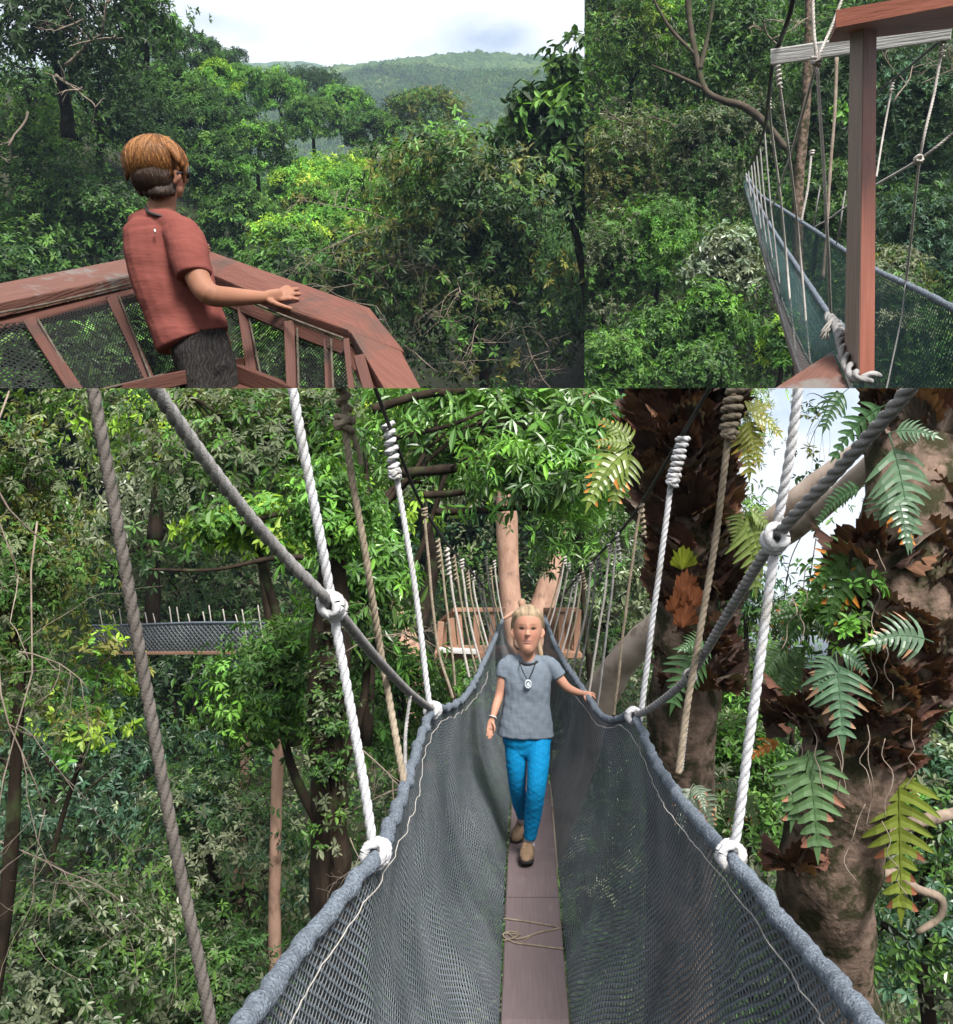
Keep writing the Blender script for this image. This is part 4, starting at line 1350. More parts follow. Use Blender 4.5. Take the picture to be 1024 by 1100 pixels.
for tp, bt, sg in ((NL, NLb, -1), (NRt, NRb, 1)):
    A = np.array([P(*q) for q in tp]); B = np.array([P(*q) for q in bt])
    k = 22
    t = np.linspace(0, 1, k)
    G = A[:, None] * (1 - t[None, :, None]) + B[:, None] * t[None, :, None]
    H = np.linalg.norm(A - B, axis=1)
    G = G + sg * (np.sin(t * 3.14)[None, :] * (.05 + .02 * noise(G.reshape(-1, 3), 2.5).reshape(130, k)))[..., None] * XA
    s = np.concatenate([[0], np.cumsum(np.linalg.norm(np.diff(A, axis=0), axis=1))])
    uv = np.stack([np.broadcast_to(s[:, None], (130, k)), t[None, :] * H[:, None]], -1).reshape(-1, 2)
    mb = MB(); mb.add(G.reshape(-1, 3), grid_faces(130, k, False), None, uv); mb.build('net_wall', M_['net_teal'], b3, 'R')
    mb = MB(); q = spline(A, .02); tube(mb, q, np.interp((q - CAM) @ FA, [2.5, 5, 15], [.011, .012, .015]), 9, rough=.28, rf=45); mb.build('net_edge', M_['rim'], b3, 'R')
    mb = MB(); q = spline(B, .05); tube(mb, q, np.interp((q - CAM) @ FA, [3, 15], [.006, .014]), 7, rough=.2, rf=20); mb.build('base_rope', M_['rope_grey'], b3, 'R')
mb = MB()
L_ = np.array([P(*q) for q in NLb]) + dR * .02; R2 = np.array([P(*q) for q in NRb]) + dR * .02
v = np.vstack([L_, R2, L_ + dR * .03, R2 + dR * .03]); n = 130
f = []
for i in range(n - 1):
    for p, r in ((0, 1), (2, 0), (3, 2), (1, 3)):
        f.append((p * n + i, r * n + i, r * n + i + 1, p * n + i + 1))
mb.add(v, f, None, np.column_stack([np.repeat([0, .28, 0, .28], n), np.tile(np.linspace(0, 12, n), 4)])); mb.build('plank', M_['plank'], b3, 'R', smooth=False)
GR3 = 'hanger ropes of the second walkway'


def h3(tab, r, mk, label, coil_=None, knots=(), group=GR3, **k):
    r *= .78
    return hanger(tab, r, M_[mk], label, coil_, knots, 'R', group=group, **k)


h3([(873, -30, 2.9), (875, 30, 2.9), (878, 66, 2.9), (884, 170, 2.95), (889, 262, 3.1), (893, 340, 3.5)], .0068, 'rope_cream', 'thick pale rope knotted under the weathered white cross board', knots=[(877, 66, 2.86, U_R, .013)])
h3([(910, -15, 3.0), (893, 30, 2.98), (878, 66, 2.94), (863, 120, 3.2), (848, 170, 3.8), (836, 205, 5), (824, 240, 7.6)], .006, 'rope_cream', 'slanting hand line crossing the white cross board and the pale hangers', group=None, name='hand_line')
h3([(834, 70, 3.4), (838, 92, 3.4), (848, 170, 3.6), (859, 262, 4.0), (870, 388, 4.0)], .006, 'rope_cream', 'pale hanger wound in brown just below the end of the white cross board', coil_=((835, 66, 3.38), (838, 94, 3.38), 6), wob=.002)
h3([(826, 110, 4.2), (829, 140, 4.4), (838, 205, 4.6), (846, 290, 4.8), (855, 385, 4.5)], .007, 'rope_cream', 'pale hanger with a dark knot high on the black cable', coil_=((825.5, 106, 4.2), (826.5, 116, 4.2), 3), wob=.002)
for i, (x0, y0, x1, y1, x2, y2, d) in enumerate([(821, 138, 829, 230, 841, 330, 5.6), (817, 160, 823, 225, 833, 300, 6.6), (813, 168, 818, 220, 826, 280, 7.6), (810, 174, 814, 215, 819, 258, 8.8), (807, 178, 810, 208, 814, 240, 10), (804, 182, 806, 203, 809, 224, 12), (801.5, 186, 803, 200, 805, 214, 14)]):
    h3([(x0, y0, d), (x1, y1, d * .99), (x2, y2, d * .98)], .0018 * d ** .72, 'rope_grey', f'{ordn[i]} of the fine pale hangers where the teal net narrows away', wob=.003)
h3([(1014, 42, 3.1), (1004, 100, 3.1), (988, 172, 3.12), (975, 290, 3.55), (972, 304, 3.6)], .0058, 'rope_cream', 'pale hanger tied to the end of the cross board beyond the post', coil_=((1014, 40, 3.08), (1012, 60, 3.08), 4), wob=.002)
h3([(973, 306, 3.58), (967, 350, 3.5), (952, 420, 3.3)], .0038, 'rope_grey', 'thin grey cord running down the teal net beyond the post', group=None, wob=.002)
h3([(959, 90, 4.6), (950, 140, 4.6), (941.5, 190, 4.5)], .006, 'rope_cream', 'short pale hanger emerging from behind the red post near the black cable', coil_=((959, 86, 4.58), (957.5, 99, 4.58), 4), wob=.002)
h3([(1060, 116, 2.85), (1024, 143, 3.0), (988, 171, 3.1), (942, 199, 3.6), (905, 225, 4.8), (876, 244, 6.4)], .0056, 'rope_cream', 'pale hand line passing behind the red post with a white knot', knots=[(987, 171.5, 3.07, dirn((1024, 143, 3.), (942, 199, 3.6)), .012)], group=None, name='hand_line')
h3([(872, 164, 7), (868, 200, 7), (861, 237, 7)], .011, 'rope_cream', 'short pale hanger in front of the mottled trunk', coil_=((872.5, 162, 7), (872, 167, 7), 2))
h3([(881.5, 200, 6.2), (877, 225, 6.2), (874, 244, 6.3)], .006, 'rope_grey', 'faint grey hanger between the mottled trunk and the brown vine')
h3([(908, 205, 5.2), (903, 238, 5.2), (899, 262, 5.4)], .006, 'rope_grey', 'faint grey hanger just beside the shaded face of the post')
mb = MB(); q = spline([P(856, -30, 3.0), P(850, 10, 3.1), P(838, 45, 3.3), P(831, 62, 3.4), P(826, 105, 4.0), P(821, 140, 5.2), P(812, 165, 7.5), P(803, 184, 13)], .03)
tube(mb, q, np.interp((q - CAM) @ FA, [3, 13], [.0085, .012]), 8); tag(mb.build('support_cable', M_['cable'], None, 'R'), 'black cable dropping past the end of the white cross board', 'cable')
mb = MB(); q = spline([P(1015, 40, 3.1), P(985, 65, 3.8), P(958, 87, 4.6), P(943, 101, 5.2), P(900, 150, 8)], .03)
tube(mb, q, .0055, 8); tag(mb.build('support_cable', M_['cable'], None, 'R'), 'thin black cable slanting behind the red post', 'cable')
# tassel and thick lashing at the post foot
ls = thing('rope_lashing', 'thick grey rope lashing wound to the foot of the red post', 'rope', P(910, 380, 2.6))
mb = MB()
core = np.array([P(890, 340, 3.2), P(900, 352, 2.95), P(905, 372, 2.72), P(911, 392, 2.6), P(920, 405, 2.5), P(930, 407, 2.48), P(941, 404, 2.52)])
sp = spline(core, .004)
for k in range(2):
    t = np.linspace(0, len(sp) * .42, len(sp)) * .42 + k * 3.14
    T, N_, B_ = frames(sp)
    tube(mb, sp + .0095 * (np.cos(t)[:, None] * N_ + np.sin(t)[:, None] * B_), .0085, 10, lay(3, .3), 60)
mb.build('winding', M_['rope_grey'], ls, 'R')
mb = MB()
for i in range(26):
    a = P(894, 342, 3.0)
    e = P(886 + 5 * math.sin(i * 1.9), 356 + 9 * math.sin(i * 2.7) ** 2, 2.98 + .02 * math.cos(i))
    tube(mb, spline([a, (a + e) / 2 + .01 * XA * math.sin(i), e], n=6), .0022, 5)
mb.build('frayed_end', M_['rope_cream'], ls, 'R')
# ================================================================== vegetation
def fd(panel, d):
    """the two upper places have their forest well away from the decks"""
    return d if panel == 'B' else (24 + .9 * d if panel == 'L' else 24 + .7 * d)


def FP(panel, q):
    return P(q[0], q[1], fd(panel, q[2]))


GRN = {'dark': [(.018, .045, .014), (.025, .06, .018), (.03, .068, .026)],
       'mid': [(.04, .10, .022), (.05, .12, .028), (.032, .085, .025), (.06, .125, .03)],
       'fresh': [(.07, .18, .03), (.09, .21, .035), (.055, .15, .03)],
       'lime': [(.15, .27, .03), (.19, .30, .045), (.12, .235, .025)],
       'grey': [(.095, .12, .085), (.12, .145, .105), (.07, .095, .06), (.085, .115, .07)],
       'silver': [(.11, .16, .125), (.14, .185, .15), (.08, .125, .09)],
       'olive': [(.085, .10, .028), (.11, .12, .035), (.065, .085, .025)],
       'blue': [(.028, .07, .045), (.035, .08, .055), (.024, .06, .035)]}


def palette(names, valley=False):
    out = []
    for n in names.split('+'):
        k = 1 if not valley else (.72 if n in ('dark', 'blue') else 1.12)
        out += [tuple(k * q for q in c) for c in GRN[n]]
    return np.array(out) * 1.3 * np.array([1.08, 1, .85])


def blades(mb, base, ax, nor, ln, wd, tint, oval=True, fold=.18, curl=.12):
    """many leaves at once: a folded, slightly drooping blade each"""
    ax = nrm(ax)
    nor = nrm(nor - ax * (nor * ax).sum(1, keepdims=True))
    sd = np.cross(ax, nor)
    n = len(base)
    l, w = ln[:, None], wd[:, None]
    if oval:
        pts = [base,
               base + ax * l * .32 + sd * w * .46 + nor * w * fold,
               base + ax * l * .68 + sd * w * .40 + nor * (w * fold - l * curl * .5),
               base + ax * l - nor * l * curl,
               base + ax * l * .68 - sd * w * .40 + nor * (w * fold - l * curl * .5),
               base + ax * l * .32 - sd * w * .46 + nor * w * fold]
        v = np.stack(pts, 1).reshape(-1, 3)
        i = np.arange(n)[:, None] * 6
        f = np.concatenate([i + np.array([[0, 1, 2, 3]]), i + np.array([[0, 3, 4, 5]])])
        mb.add(v, f, np.concatenate([tint, tint]))
    else:
        v = np.stack([base, base + ax * l * .45 + sd * w * .5 + nor * w * fold, base + ax * l - nor * l * curl, base + ax * l * .45 - sd * w * .5 + nor * w * fold], 1).reshape(-1, 3)
        mb.add(v, np.arange(n)[:, None] * 4 + np.array([[0, 1, 2, 3]]), tint)


def leafmass(mb, panel, C, radii, ncl, sub, csz, L, Wd, pal, rs, whorl=6, droop=.35, shell=.5, oval=True, flat=.5, floor=-.75, vary=.3, M=None):
    h, u = FR[panel]
    if M is None:
        M = np.stack([XA, h, u])
    d = nrm(rs.normal(size=(ncl, 3)))
    d[:, 2] = np.where(d[:, 2] < floor, -d[:, 2], d[:, 2])
    seed = rs.uniform(-50, 50, 3)
    r = (shell + (1 - shell) * rs.random(ncl) ** .6) * (1 + .22 * noise(d * 1.6 + seed))
    cc = d * r[:, None] * radii
    pc = palette(pal, panel == 'L')
    ct = pc[rs.integers(0, len(pc), ncl)] * np.exp(rs.normal(0, vary, (ncl, 1)))
    off = rs.normal(size=(ncl, sub, 3)) * csz * np.array([1, 1, flat])
    nd = (cc[:, None] + off).reshape(-1, 3)
    td = nrm((d[:, None] * .7 + off / csz * .4 + np.array([0, 0, .35]) + rs.normal(0, .35, off.shape)).reshape(-1, 3))
    tn = np.repeat(ct, sub, 0) * np.exp(rs.normal(0, .12, (ncl * sub, 1)))
    n = len(nd)
    ref = np.where(np.abs(td[:, 2:3]) < .9, np.array([[0, 0, 1.0]]), np.array([[1.0, 0, 0]]))
    a = nrm(np.cross(td, ref))
    b = np.cross(td, a)
    ph = rs.random(n)[:, None] * 6.28 + np.arange(whorl)[None, :] * 6.283 / whorl * (1 if whorl > 2 else 1) + rs.normal(0, .3, (n, whorl))
    rad = np.cos(ph)[..., None] * a[:, None] + np.sin(ph)[..., None] * b[:, None]
    ax = nrm(td[:, None] * rs.uniform(.1, .7, (n, whorl, 1)) + rad - np.array([0, 0, 1]) * droop * rs.uniform(.3, 1.5, (n, whorl, 1)))
    nor = td[:, None] * .8 + np.array([0, 0, .7]) + rs.normal(0, .3, ax.shape)
    ln = L * np.exp(rs.normal(0, .22, (n, whorl)))
    base = nd[:, None] + rad * (L * .08) - td[:, None] * (rs.random((n, whorl, 1)) * L * .5)
    tt = np.repeat(tn, whorl, 0) * np.exp(rs.normal(0, .1, (n * whorl, 1)))
    W = lambda x: x.reshape(-1, 3) @ M
    B = W(base) + C
    keep = inside(panel, B, L * .2) & (((B - CAM) @ FA) > 1.2)
    k = keep
    if k.any():
        blades(mb, B[k], W(ax)[k], W(nor)[k], ln.ravel()[k], ln.ravel()[k] * Wd, np.clip(tt[k], .004, .6), oval)
    return cc @ M + C, C


def limbs(mb, panel, root, ends, r0, rs, nmain=5, sag=.1):
    """forking branches from the trunk to the leaf clusters"""
    h, u = FR[panel]
    if len(ends) == 0:
        return
    m = ends[rs.permutation(len(ends))[:nmain]]
    mains = []
    for e in m:
        v = e - root
        L = np.linalg.norm(v)
        p = np.array([root + v * t + u * L * .12 * math.sin(t * 3.14) + rs.normal(0, .035, 3) * L * (t > 0) for t in (0, .3, .6, .85)])
        mains.append(p)
        q = spline(p, n=8)
        tube(mb, q, np.linspace(r0, r0 * .35, 8), 6, rough=.12, rf=6)
    for e in ends:
        j = min(range(len(mains)), key=lambda i: np.linalg.norm(mains[i][2] - e))
        s = mains[j][rs.integers(1, 4)]
        v = e - s
        L = np.linalg.norm(v)
        q = np.array([s, s + v * .5 + u * L * .1 + rs.normal(0, .06, 3) * L, e])
        tube(mb, spline(q, n=6), np.linspace(r0 * .3, r0 * .08, 6), 4)


def tree(panel, name, label, cat, group, px, py, d, rx, ry, pal, leaf, ncl=40, sub=10, whorl=6, seed=0, dep=1.0, csz=None, trunk=.0, tr=None, bark='bark_dark', mat_='leaf', wd=.36,
         droop=.35, shell=.45, oval=True, flat=.5, floor=-.75, root=None, nmain=5, vary=.3, foot=None, crown='crown'):
    """a tree or bush: crown of leaf whorls on forking limbs; sizes given in pixels at its own distance"""
    rs = np.random.default_rng(1000 + seed)
    d = fd(panel, d)
    k = d / F
    h, u = FR[panel]
    C = P(px, py, d)
    radii = np.array([rx * k, (rx + ry) * .5 * k * dep, ry * k])
    base = FP(panel, foot) if foot is not None else C - u * (ry * k * (1.0 + trunk))
    t = thing(name, label, cat, base, group)
    mb = MB()
    cl, _ = leafmass(mb, panel, C, radii, ncl, sub, (csz or .3 * (rx + ry) / 2) * k, leaf * k, wd, pal, rs, whorl, droop, shell, oval, flat, floor, vary)
    if mb.n:
        mb.build(crown, M_[mat_], t, panel, 'clamp', smooth=False)
    tb = MB()
    r0 = (tr or .07 * (rx + ry) / 2) * k
    fork = C - u * ry * k * .35 if root is None else FP(panel, root)
    pth = spline(np.array([base, base * .5 + fork * .5 + XA * r0 * rs.normal(), fork]), n=10)
    tube(tb, pth, np.linspace(r0 * 1.25, r0 * .8, 10), 8, rough=.15, rf=3)
    ins = inside(panel, cl, 0)
    limbs(tb, panel, fork, cl[ins][:46], r0 * .55, rs, nmain)
    tb.build('trunk', M_[bark], t, panel, 'cut')
    return t


def twig_spray(panel, name, label, cat, starts, seed, mat_='twig', r=.006, gen=4, group=None, spread=.7, ln=.5, panelclip=True):
    """bare forking twigs"""
    rs = np.random.default_rng(seed)
    root = thing(name, label, cat, FP(panel, starts[0][0]), group)

    def grow(mb, p, dr, L, r, g):
        n = 6
        pts = [p]
        dd = dr
        for i in range(n):
            dd = nrm(dd + rs.normal(0, .16, 3))
            pts.append(pts[-1] + dd * L / n)
        pts = np.array(pts)
        tube(mb, pts, np.linspace(r, r * .55, n + 1), 5)
        if g:
            for i in range(2, n + 1):
                if rs.random() < .62:
                    grow(mb, pts[i], nrm(dd + rs.normal(0, spread, 3)), L * rs.uniform(.45, .75), r * .58, g - 1)
    for a, b_, rr in starts:
        rr = rr * fd(panel, a[2]) / a[2]
        a, b_ = FP(panel, a), FP(panel, b_)
        mb = MB()
        grow(mb, a, nrm(b_ - a), np.linalg.norm(b_ - a), rr, gen)
        mb.build('stem', M_[mat_], root, panel if panelclip else None)
    return root


# ------------------------------------------------------------------ ferns
def frond(mb, base, ax, up, L, W, nl, tint, droop=.7, tipc=None, rs=R, lobew=.86):
    """a deeply lobed basket fern frond along a drooping midrib"""
    n = nl
    ax, up = nrm(ax), nrm(up)
    t = np.linspace(0, 1, n + 1)
    p = [np.asarray(base, float)]
    dd = ax
    g = -U_B
    for i in range(n):
        dd = nrm(dd + g * droop / n * 1.6)
        p.append(p[-1] + dd * L / n)
    p = np.array(p)
    T = nrm(np.gradient(p, axis=0))
    sd = nrm(np.cross(T, up))
    nr = np.cross(sd, T)
    tube(mb, p, np.linspace(.0035, .0012, n + 1) * (L / .5 + .3), 5, tint=tint * .9)
    m0 = 1 if n < 9 else 2
    for i in range(m0, n + 1):
        q = t[i]
        w = max(W * (math.sin(min(q * 1.15 + .15, 1) * math.pi * .82 + .25) ** .8 if q < .97 else .4), W * .3)
        lw = L / n * lobew
        for s in (-1, 1):
            a = nrm(sd[i] * s + T[i] * .25 + rs.normal(0, .06, 3))
            ww = w * rs.uniform(.86, 1.1)
            dr = .12 + .14 * rs.random()
            v = []
            for k, (r_, h_) in enumerate(((0, .62), (.3, .43), (.62, .40), (.86, .24), (1.0, .05))):
                o = p[i] + a * ww * r_ + T[i] * ww * .3 * r_ ** 2 + nr[i] * ww * (.10 * math.sin(r_ * 3.0) - dr * r_ ** 2)
                v += [o - T[i] * lw * h_, o - nr[i] * lw * .07 * (k < 4), o + T[i] * lw * h_]
            f = np.array([(3 * k + j, 3 * k + j + 1, 3 * k + j + 4, 3 * k + j + 3) for k in range(4) for j in (0, 1)])
            c = np.tile(tint * rs.uniform(.82, 1.18), (8, 1))
            if tipc is not None and rs.random() < .7 * q ** 1.5:
                c[4:] = tipc * rs.uniform(.7, 1.2)
            mb.add(v, f, c)
    # end lobe
    a = T[-1]
    v = [p[-1] - sd[-1] * W * .14, p[-1] + a * W * .7 - nr[-1] * W * .1, p[-1] + sd[-1] * W * .14]
    mb.add(v, [(0, 1, 2)], tint)


def shield(mb, base, ax, nor, L, W, tint, rs=R):
    """a brown papery shield frond with a jagged outline"""
    ax = nrm(ax)
    nor = nrm(nor - ax * (nor @ ax))
    sd = np.cross(ax, nor)
    m, k = 19, 4
    ang = np.linspace(-1.25, 1.25, m)
    v = []
    for i, a in enumerate(ang):
        jag = (1.0 if i % 2 else .86) * rs.uniform(.9, 1.1) * (1 - .22 * abs(a) ** 1.5)
        for j in range(k):
            q = (j + .15) / (k - 1 + .15)
            rr = L * q * jag if j == k - 1 else L * q * .88
            v.append(np.asarray(base) + ax * rr * math.cos(a) + sd * rr * math.sin(a) * W / L * 1.15 + nor * (L * (.32 * q * q) + (.02 * L if i % 2 else -.02 * L) * q - L * .25 * (1 - math.cos(a)) * (1 - q)))
    f = np.array([(i * k + j, i * k + j + 1, (i + 1) * k + j + 1, (i + 1) * k + j) for i in range(m - 1) for j in range(k - 1)])
    c = tint * np.exp(rs.normal(0, .13, (len(f), 1))) * np.where((np.arange(len(f)) // (k - 1)) % 2, 1.12, .9)[:, None]
    mb.add(v, f, c)


BRN = np.array([(.055, .026, .019), (.085, .04, .026), (.04, .021, .017), (.13, .065, .036), (.085, .055, .045), (.10, .075, .06), (.07, .03, .02)])


def axis_pt(tab, t):
    tab = np.asarray(tab, float)
    s = np.linspace(0, 1, len(tab))
    return np.array([np.interp(t, s, tab[:, j]) for j in range(tab.shape[1])])


def shield_nest(label, px, py, d, rpx, hpx, n, seed, group, size=34, tilt=(0, 0), green=0, axis=None, rr=1.0):
    """basket fern: overlapping brown shield fronds clasping a length of trunk"""
    rs = np.random.default_rng(seed)
    k = d / F
    ax = nrm(axis) if axis is not None else U_B
    e1 = nrm(XA - ax * (XA @ ax))
    e2 = np.cross(ax, e1)
    t = thing('basket_fern', label, 'fern', P(px, py, d), group)
    mb = MB()
    C = P(px, py, d)
    for i in range(n):
        a = rs.uniform(-2.6, 2.6)
        rad = e1 * math.sin(a) - e2 * math.cos(a) * (1 if (e2 @ FA) > 0 else -1)
        b = C + ax * rs.uniform(-1, 1) * hpx * k + rad * rpx * k * rr * .92
        shield(mb, b - ax * size * k * .3, nrm(ax * 1.0 + rad * rs.uniform(.25, .75) + rs.normal(0, .2, 3)), rad, size * k * rs.uniform(.75, 1.35), size * k * rs.uniform(.6, .95), BRN[rs.integers(0, len(BRN))] * rs.uniform(.7, 1.35), rs)
    mb.build('shield_frond', M_['dry'], t, 'B', 'clamp')
    return t
# ---------------------------------------------------------------- trees of the walkway (place 1)
def trunk_mesh(mb, tab, sides=22, rough=.12, rf=5, n=60, panel='B'):
    """tab: (px, py, d, half width px)"""
    tab = [(a, b, fd(panel, d), w) for a, b, d, w in tab]
    q = spline(np.array([[*P(a, b, d), w * d / F] for a, b, d, w in tab]), n=n)
    tube(mb, q[:, :3], q[:, 3], sides, rough=rough, rf=rf)
    return q


big = thing('fern_tree', 'thick leaning trunk shaggy with brown basket ferns beside the white rope', 'tree', P(905, 1350, 5.2))
T1 = [(940, 1400, 5.6, 52), (905, 1150, 5.3, 46), (893, 1050, 5.1, 44), (888, 960, 4.9, 50), (900, 880, 4.8, 52), (925, 800, 4.7, 54), (950, 720, 4.7, 56), (970, 620, 4.7, 58), (988, 520, 4.8, 58), (1005, 417, 5.0, 58), (1020, 330, 5.2, 58)]
mb = MB(); trunk_mesh(mb, T1, 30, .13, 7, 110)
mb.build('trunk', M_['bark_lichen'], big, 'B')
for tab in ([(925, 905, 5.2, 9), (960, 890, 5.4, 8), (1000, 880, 5.6, 7), (1050, 868, 5.8, 6)], [(920, 945, 5.1, 6), (960, 938, 5.2, 5), (985, 955, 5.2, 5), (1010, 965, 5.2, 5), (1010, 985, 5.2, 4), (985, 1002, 5.2, 3)]):
    mb = MB(); trunk_mesh(mb, tab, 10, .15, 14, 30); mb.build('branch', M_['bark_grey'], big, 'B')
rs = np.random.default_rng(3)
for i in range(16):
    x = rs.uniform(838, 985); y = rs.uniform(560, 900)
    d = 4.35
    p = [P(x, y, d)]
    for j in range(5):
        p.append(p[-1] + np.array([rs.normal(0, .025), rs.normal(0, .02), -rs.uniform(.03, .09)]))
    mb = MB()
    tube(mb, spline(np.array(p), n=16), .0024, 5)
    mb.build('aerial_root', M_['twig'], big, 'B')

mid_t = thing('fern_tree', 'upright trunk clad in brown ferns standing behind the white coil rope', 'tree', P(735, 1300, 7))
T2 = [(728, 1300, 7.4, 40), (729, 1000, 7.2, 36), (730, 840, 7.0, 36), (733, 760, 6.9, 36), (738, 680, 6.8, 34), (737, 600, 6.8, 34), (732, 500, 6.8, 37), (732, 417, 6.8, 40), (733, 340, 6.8, 40)]
mb = MB(); trunk_mesh(mb, T2, 26, .11, 5, 90); mb.build('trunk', M_['bark_lichen'], mid_t, 'B')
lean = thing('leaning_tree', 'smooth pinkish limb leaning up behind the fern trunk to the white sky gap', 'tree', P(600, 900, 8.6))
mb = MB()
trunk_mesh(mb, [(560, 980, 9.4, 20), (610, 850, 9.0, 20), (643, 752, 8.6, 18), (690, 688, 8.2, 16), (775, 616, 7.5, 14), (850, 568, 6.9, 13), (900, 532, 6.5, 12), (945, 488, 6.1, 10), (985, 440, 5.9, 9), (1010, 395, 5.8, 8)], 20, .12, 6, 90)
mb.build('trunk', M_['limb_pale'], lean, 'B')
mb = MB(); trunk_mesh(mb, [(800, 585, 7.2, 9), (850, 538, 6.9, 9), (900, 498, 6.7, 8), (950, 462, 6.5, 7), (1000, 425, 6.4, 6)], 14, .12, 6, 40)
mb.build('limb', M_['limb_pale'], lean, 'B')
mb = MB()
for k in range(6):
    a = P(870 + 8 * k, 560 + 10 * k, 6.9)
    tube(mb, spline([a, P(850 + 22 * k, 600 + 12 * math.sin(k), 6.8), P(842 + 26 * k, 640 + 6 * math.cos(k * 2), 6.9)], n=14), .004, 5)
tag(mb.build('hanging_vine', M_['twig_dark'], None, 'B'), 'thin dark vines looping across the white sky gap', 'vine')

pink = thing('forked_tree', 'pale pink forked trunk rising through the far platform', 'tree', P(560, 760, 20))
mb = MB(); trunk_mesh(mb, [(562, 800, 20, 22), (560, 700, 20, 17), (550, 655, 20, 12), (546, 600, 20, 11.5), (544, 520, 20, 12), (540, 417, 20, 13), (538, 380, 20, 13)], 18, .06, 2.2, 50); mb.build('trunk', M_['bark_pink'], pink, 'B')
mb = MB(); trunk_mesh(mb, [(566, 720, 20, 18), (579, 668, 20, 15), (592, 620, 20, 12), (602, 580, 20, 9), (607, 530, 20, 9), (620, 470, 20, 8), (640, 400, 20, 7)], 16, .06, 2.2, 40); mb.build('limb', M_['bark_pink'], pink, 'B')
sn = thing('tree', 'pale pinkish slab of trunk low behind the brown ropes and platform brace', 'tree', P(440, 800, 19))
mb = MB(); trunk_mesh(mb, [(455, 830, 19, 14), (446, 760, 19, 16), (436, 700, 19, 17), (426, 664, 19, 11), (424, 640, 19, 3)], 14, .2, 2.5, 30); mb.build('trunk', M_['bark_pink'], sn, 'B')

dk = thing('tree', 'dark mossy trunk rising beside the white rope into bright leaves', 'tree', P(352, 1010, 7.5))
mb = MB(); trunk_mesh(mb, [(362, 1250, 7.8, 27), (358, 1040, 7.6, 25), (354, 960, 7.5, 22), (352, 860, 7.4, 20), (350, 780, 7.4, 20), (354, 700, 7.5, 20), (358, 620, 7.6, 15), (364, 560, 7.8, 11), (372, 500, 8, 6)], 22, .2, 6, 70)
mb.build('trunk', M_['bark_dark'], dk, 'B')
for tab, lab in (([(300, 1120, 14, 8), (295, 1008, 14, 7), (296, 900, 14, 6.5), (299, 800, 14, 6), (302, 700, 14, 5)], 'slim pinkish straight trunk standing alone below the bright bush'),
                 ([(250, 1080, 17, 7), (256, 960, 17, 6.5), (262, 850, 17, 6), (266, 740, 17, 5)], 'slim dark trunk in shade next to the slim pinkish one')):
    t_ = thing('tree', lab, 'tree', P(*tab[0][:3]))
    mb = MB(); trunk_mesh(mb, tab, 12, .1, 4, 30); mb.build('trunk', M_['bark_pink' if 'pinkish' in lab else 'bark_dark'], t_, 'B')

# crowns
A = dict(panel='B', name='tree', cat='tree', group=None)
tree(label='broad dark limbed tree spreading long green leaves over the far platform', px=540, py=468, d=11, rx=165, ry=100, pal='mid+fresh+fresh', leaf=14, ncl=95, sub=13, whorl=7, seed=1, dep=.55, csz=26, mat_='leaf_wax', root=(398, 560, 10.2), foot=(392, 800, 10.2), tr=6, nmain=4, wd=.27, droop=.5, shell=.2, flat=.35, **A)
tree(label='leafy tree with bright whorls behind the slanting grey rope', px=275, py=480, d=13, rx=140, ry=105, pal='mid+grey+dark+fresh', leaf=8.5, ncl=95, sub=22, whorl=6, seed=2, dep=.6, csz=26, mat_='leaf', foot=(318, 800, 13), tr=7, wd=.36, droop=.5, shell=.2, flat=.45, **A)
tree(label='bright green low branches reaching over the distant walkway', px=275, py=570, d=10.5, rx=75, ry=32, pal='fresh+lime', leaf=11, ncl=40, sub=10, whorl=5, seed=3, csz=15, wd=.45, foot=(318, 720, 10.5), tr=5, shell=.1, flat=.35, **A)
tree(label='bright bush clothing the dark mossy trunk', px=300, py=740, d=9, rx=78, ry=85, pal='fresh+mid+mid', leaf=8, ncl=90, sub=16, whorl=6, seed=4, csz=20, wd=.36, foot=(350, 900, 9), tr=5, droop=.7, shell=.2, dep=.6, **A)
tree(label='green leaf sprays between the dark trunk and the white coil rope', px=395, py=640, d=8.6, rx=58, ry=95, pal='mid+fresh', leaf=14, ncl=60, sub=9, whorl=7, seed=5, csz=18, mat_='leaf_wax', wd=.25, foot=(370, 820, 8.6), tr=4, droop=.6, shell=.2, dep=.7, **A)
tree(label='pale grey green tree catching light above the distant walkway', px=165, py=545, d=24, rx=120, ry=110, pal='grey+mid+grey', leaf=8, ncl=80, sub=18, seed=6, csz=24, mat_='leaf_wax', trunk=.5, **A)
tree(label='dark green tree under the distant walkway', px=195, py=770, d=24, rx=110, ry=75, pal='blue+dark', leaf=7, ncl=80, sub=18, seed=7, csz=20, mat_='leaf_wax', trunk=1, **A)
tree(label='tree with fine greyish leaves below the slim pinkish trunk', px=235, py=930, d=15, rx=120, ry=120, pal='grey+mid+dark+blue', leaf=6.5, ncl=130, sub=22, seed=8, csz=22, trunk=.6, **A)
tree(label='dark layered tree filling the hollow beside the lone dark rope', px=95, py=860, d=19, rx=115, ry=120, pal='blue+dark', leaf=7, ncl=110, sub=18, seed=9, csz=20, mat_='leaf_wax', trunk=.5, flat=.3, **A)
tree(name='shrub', panel='B', cat='shrub', group=None, label='silvery leaved shrub at the foot of the lone dark rope', px=75, py=1030, d=8, rx=105, ry=85, pal='grey+mid+dark', leaf=7.4, ncl=120, sub=18, seed=10, csz=22, mat_='leaf_wax', wd=.4)
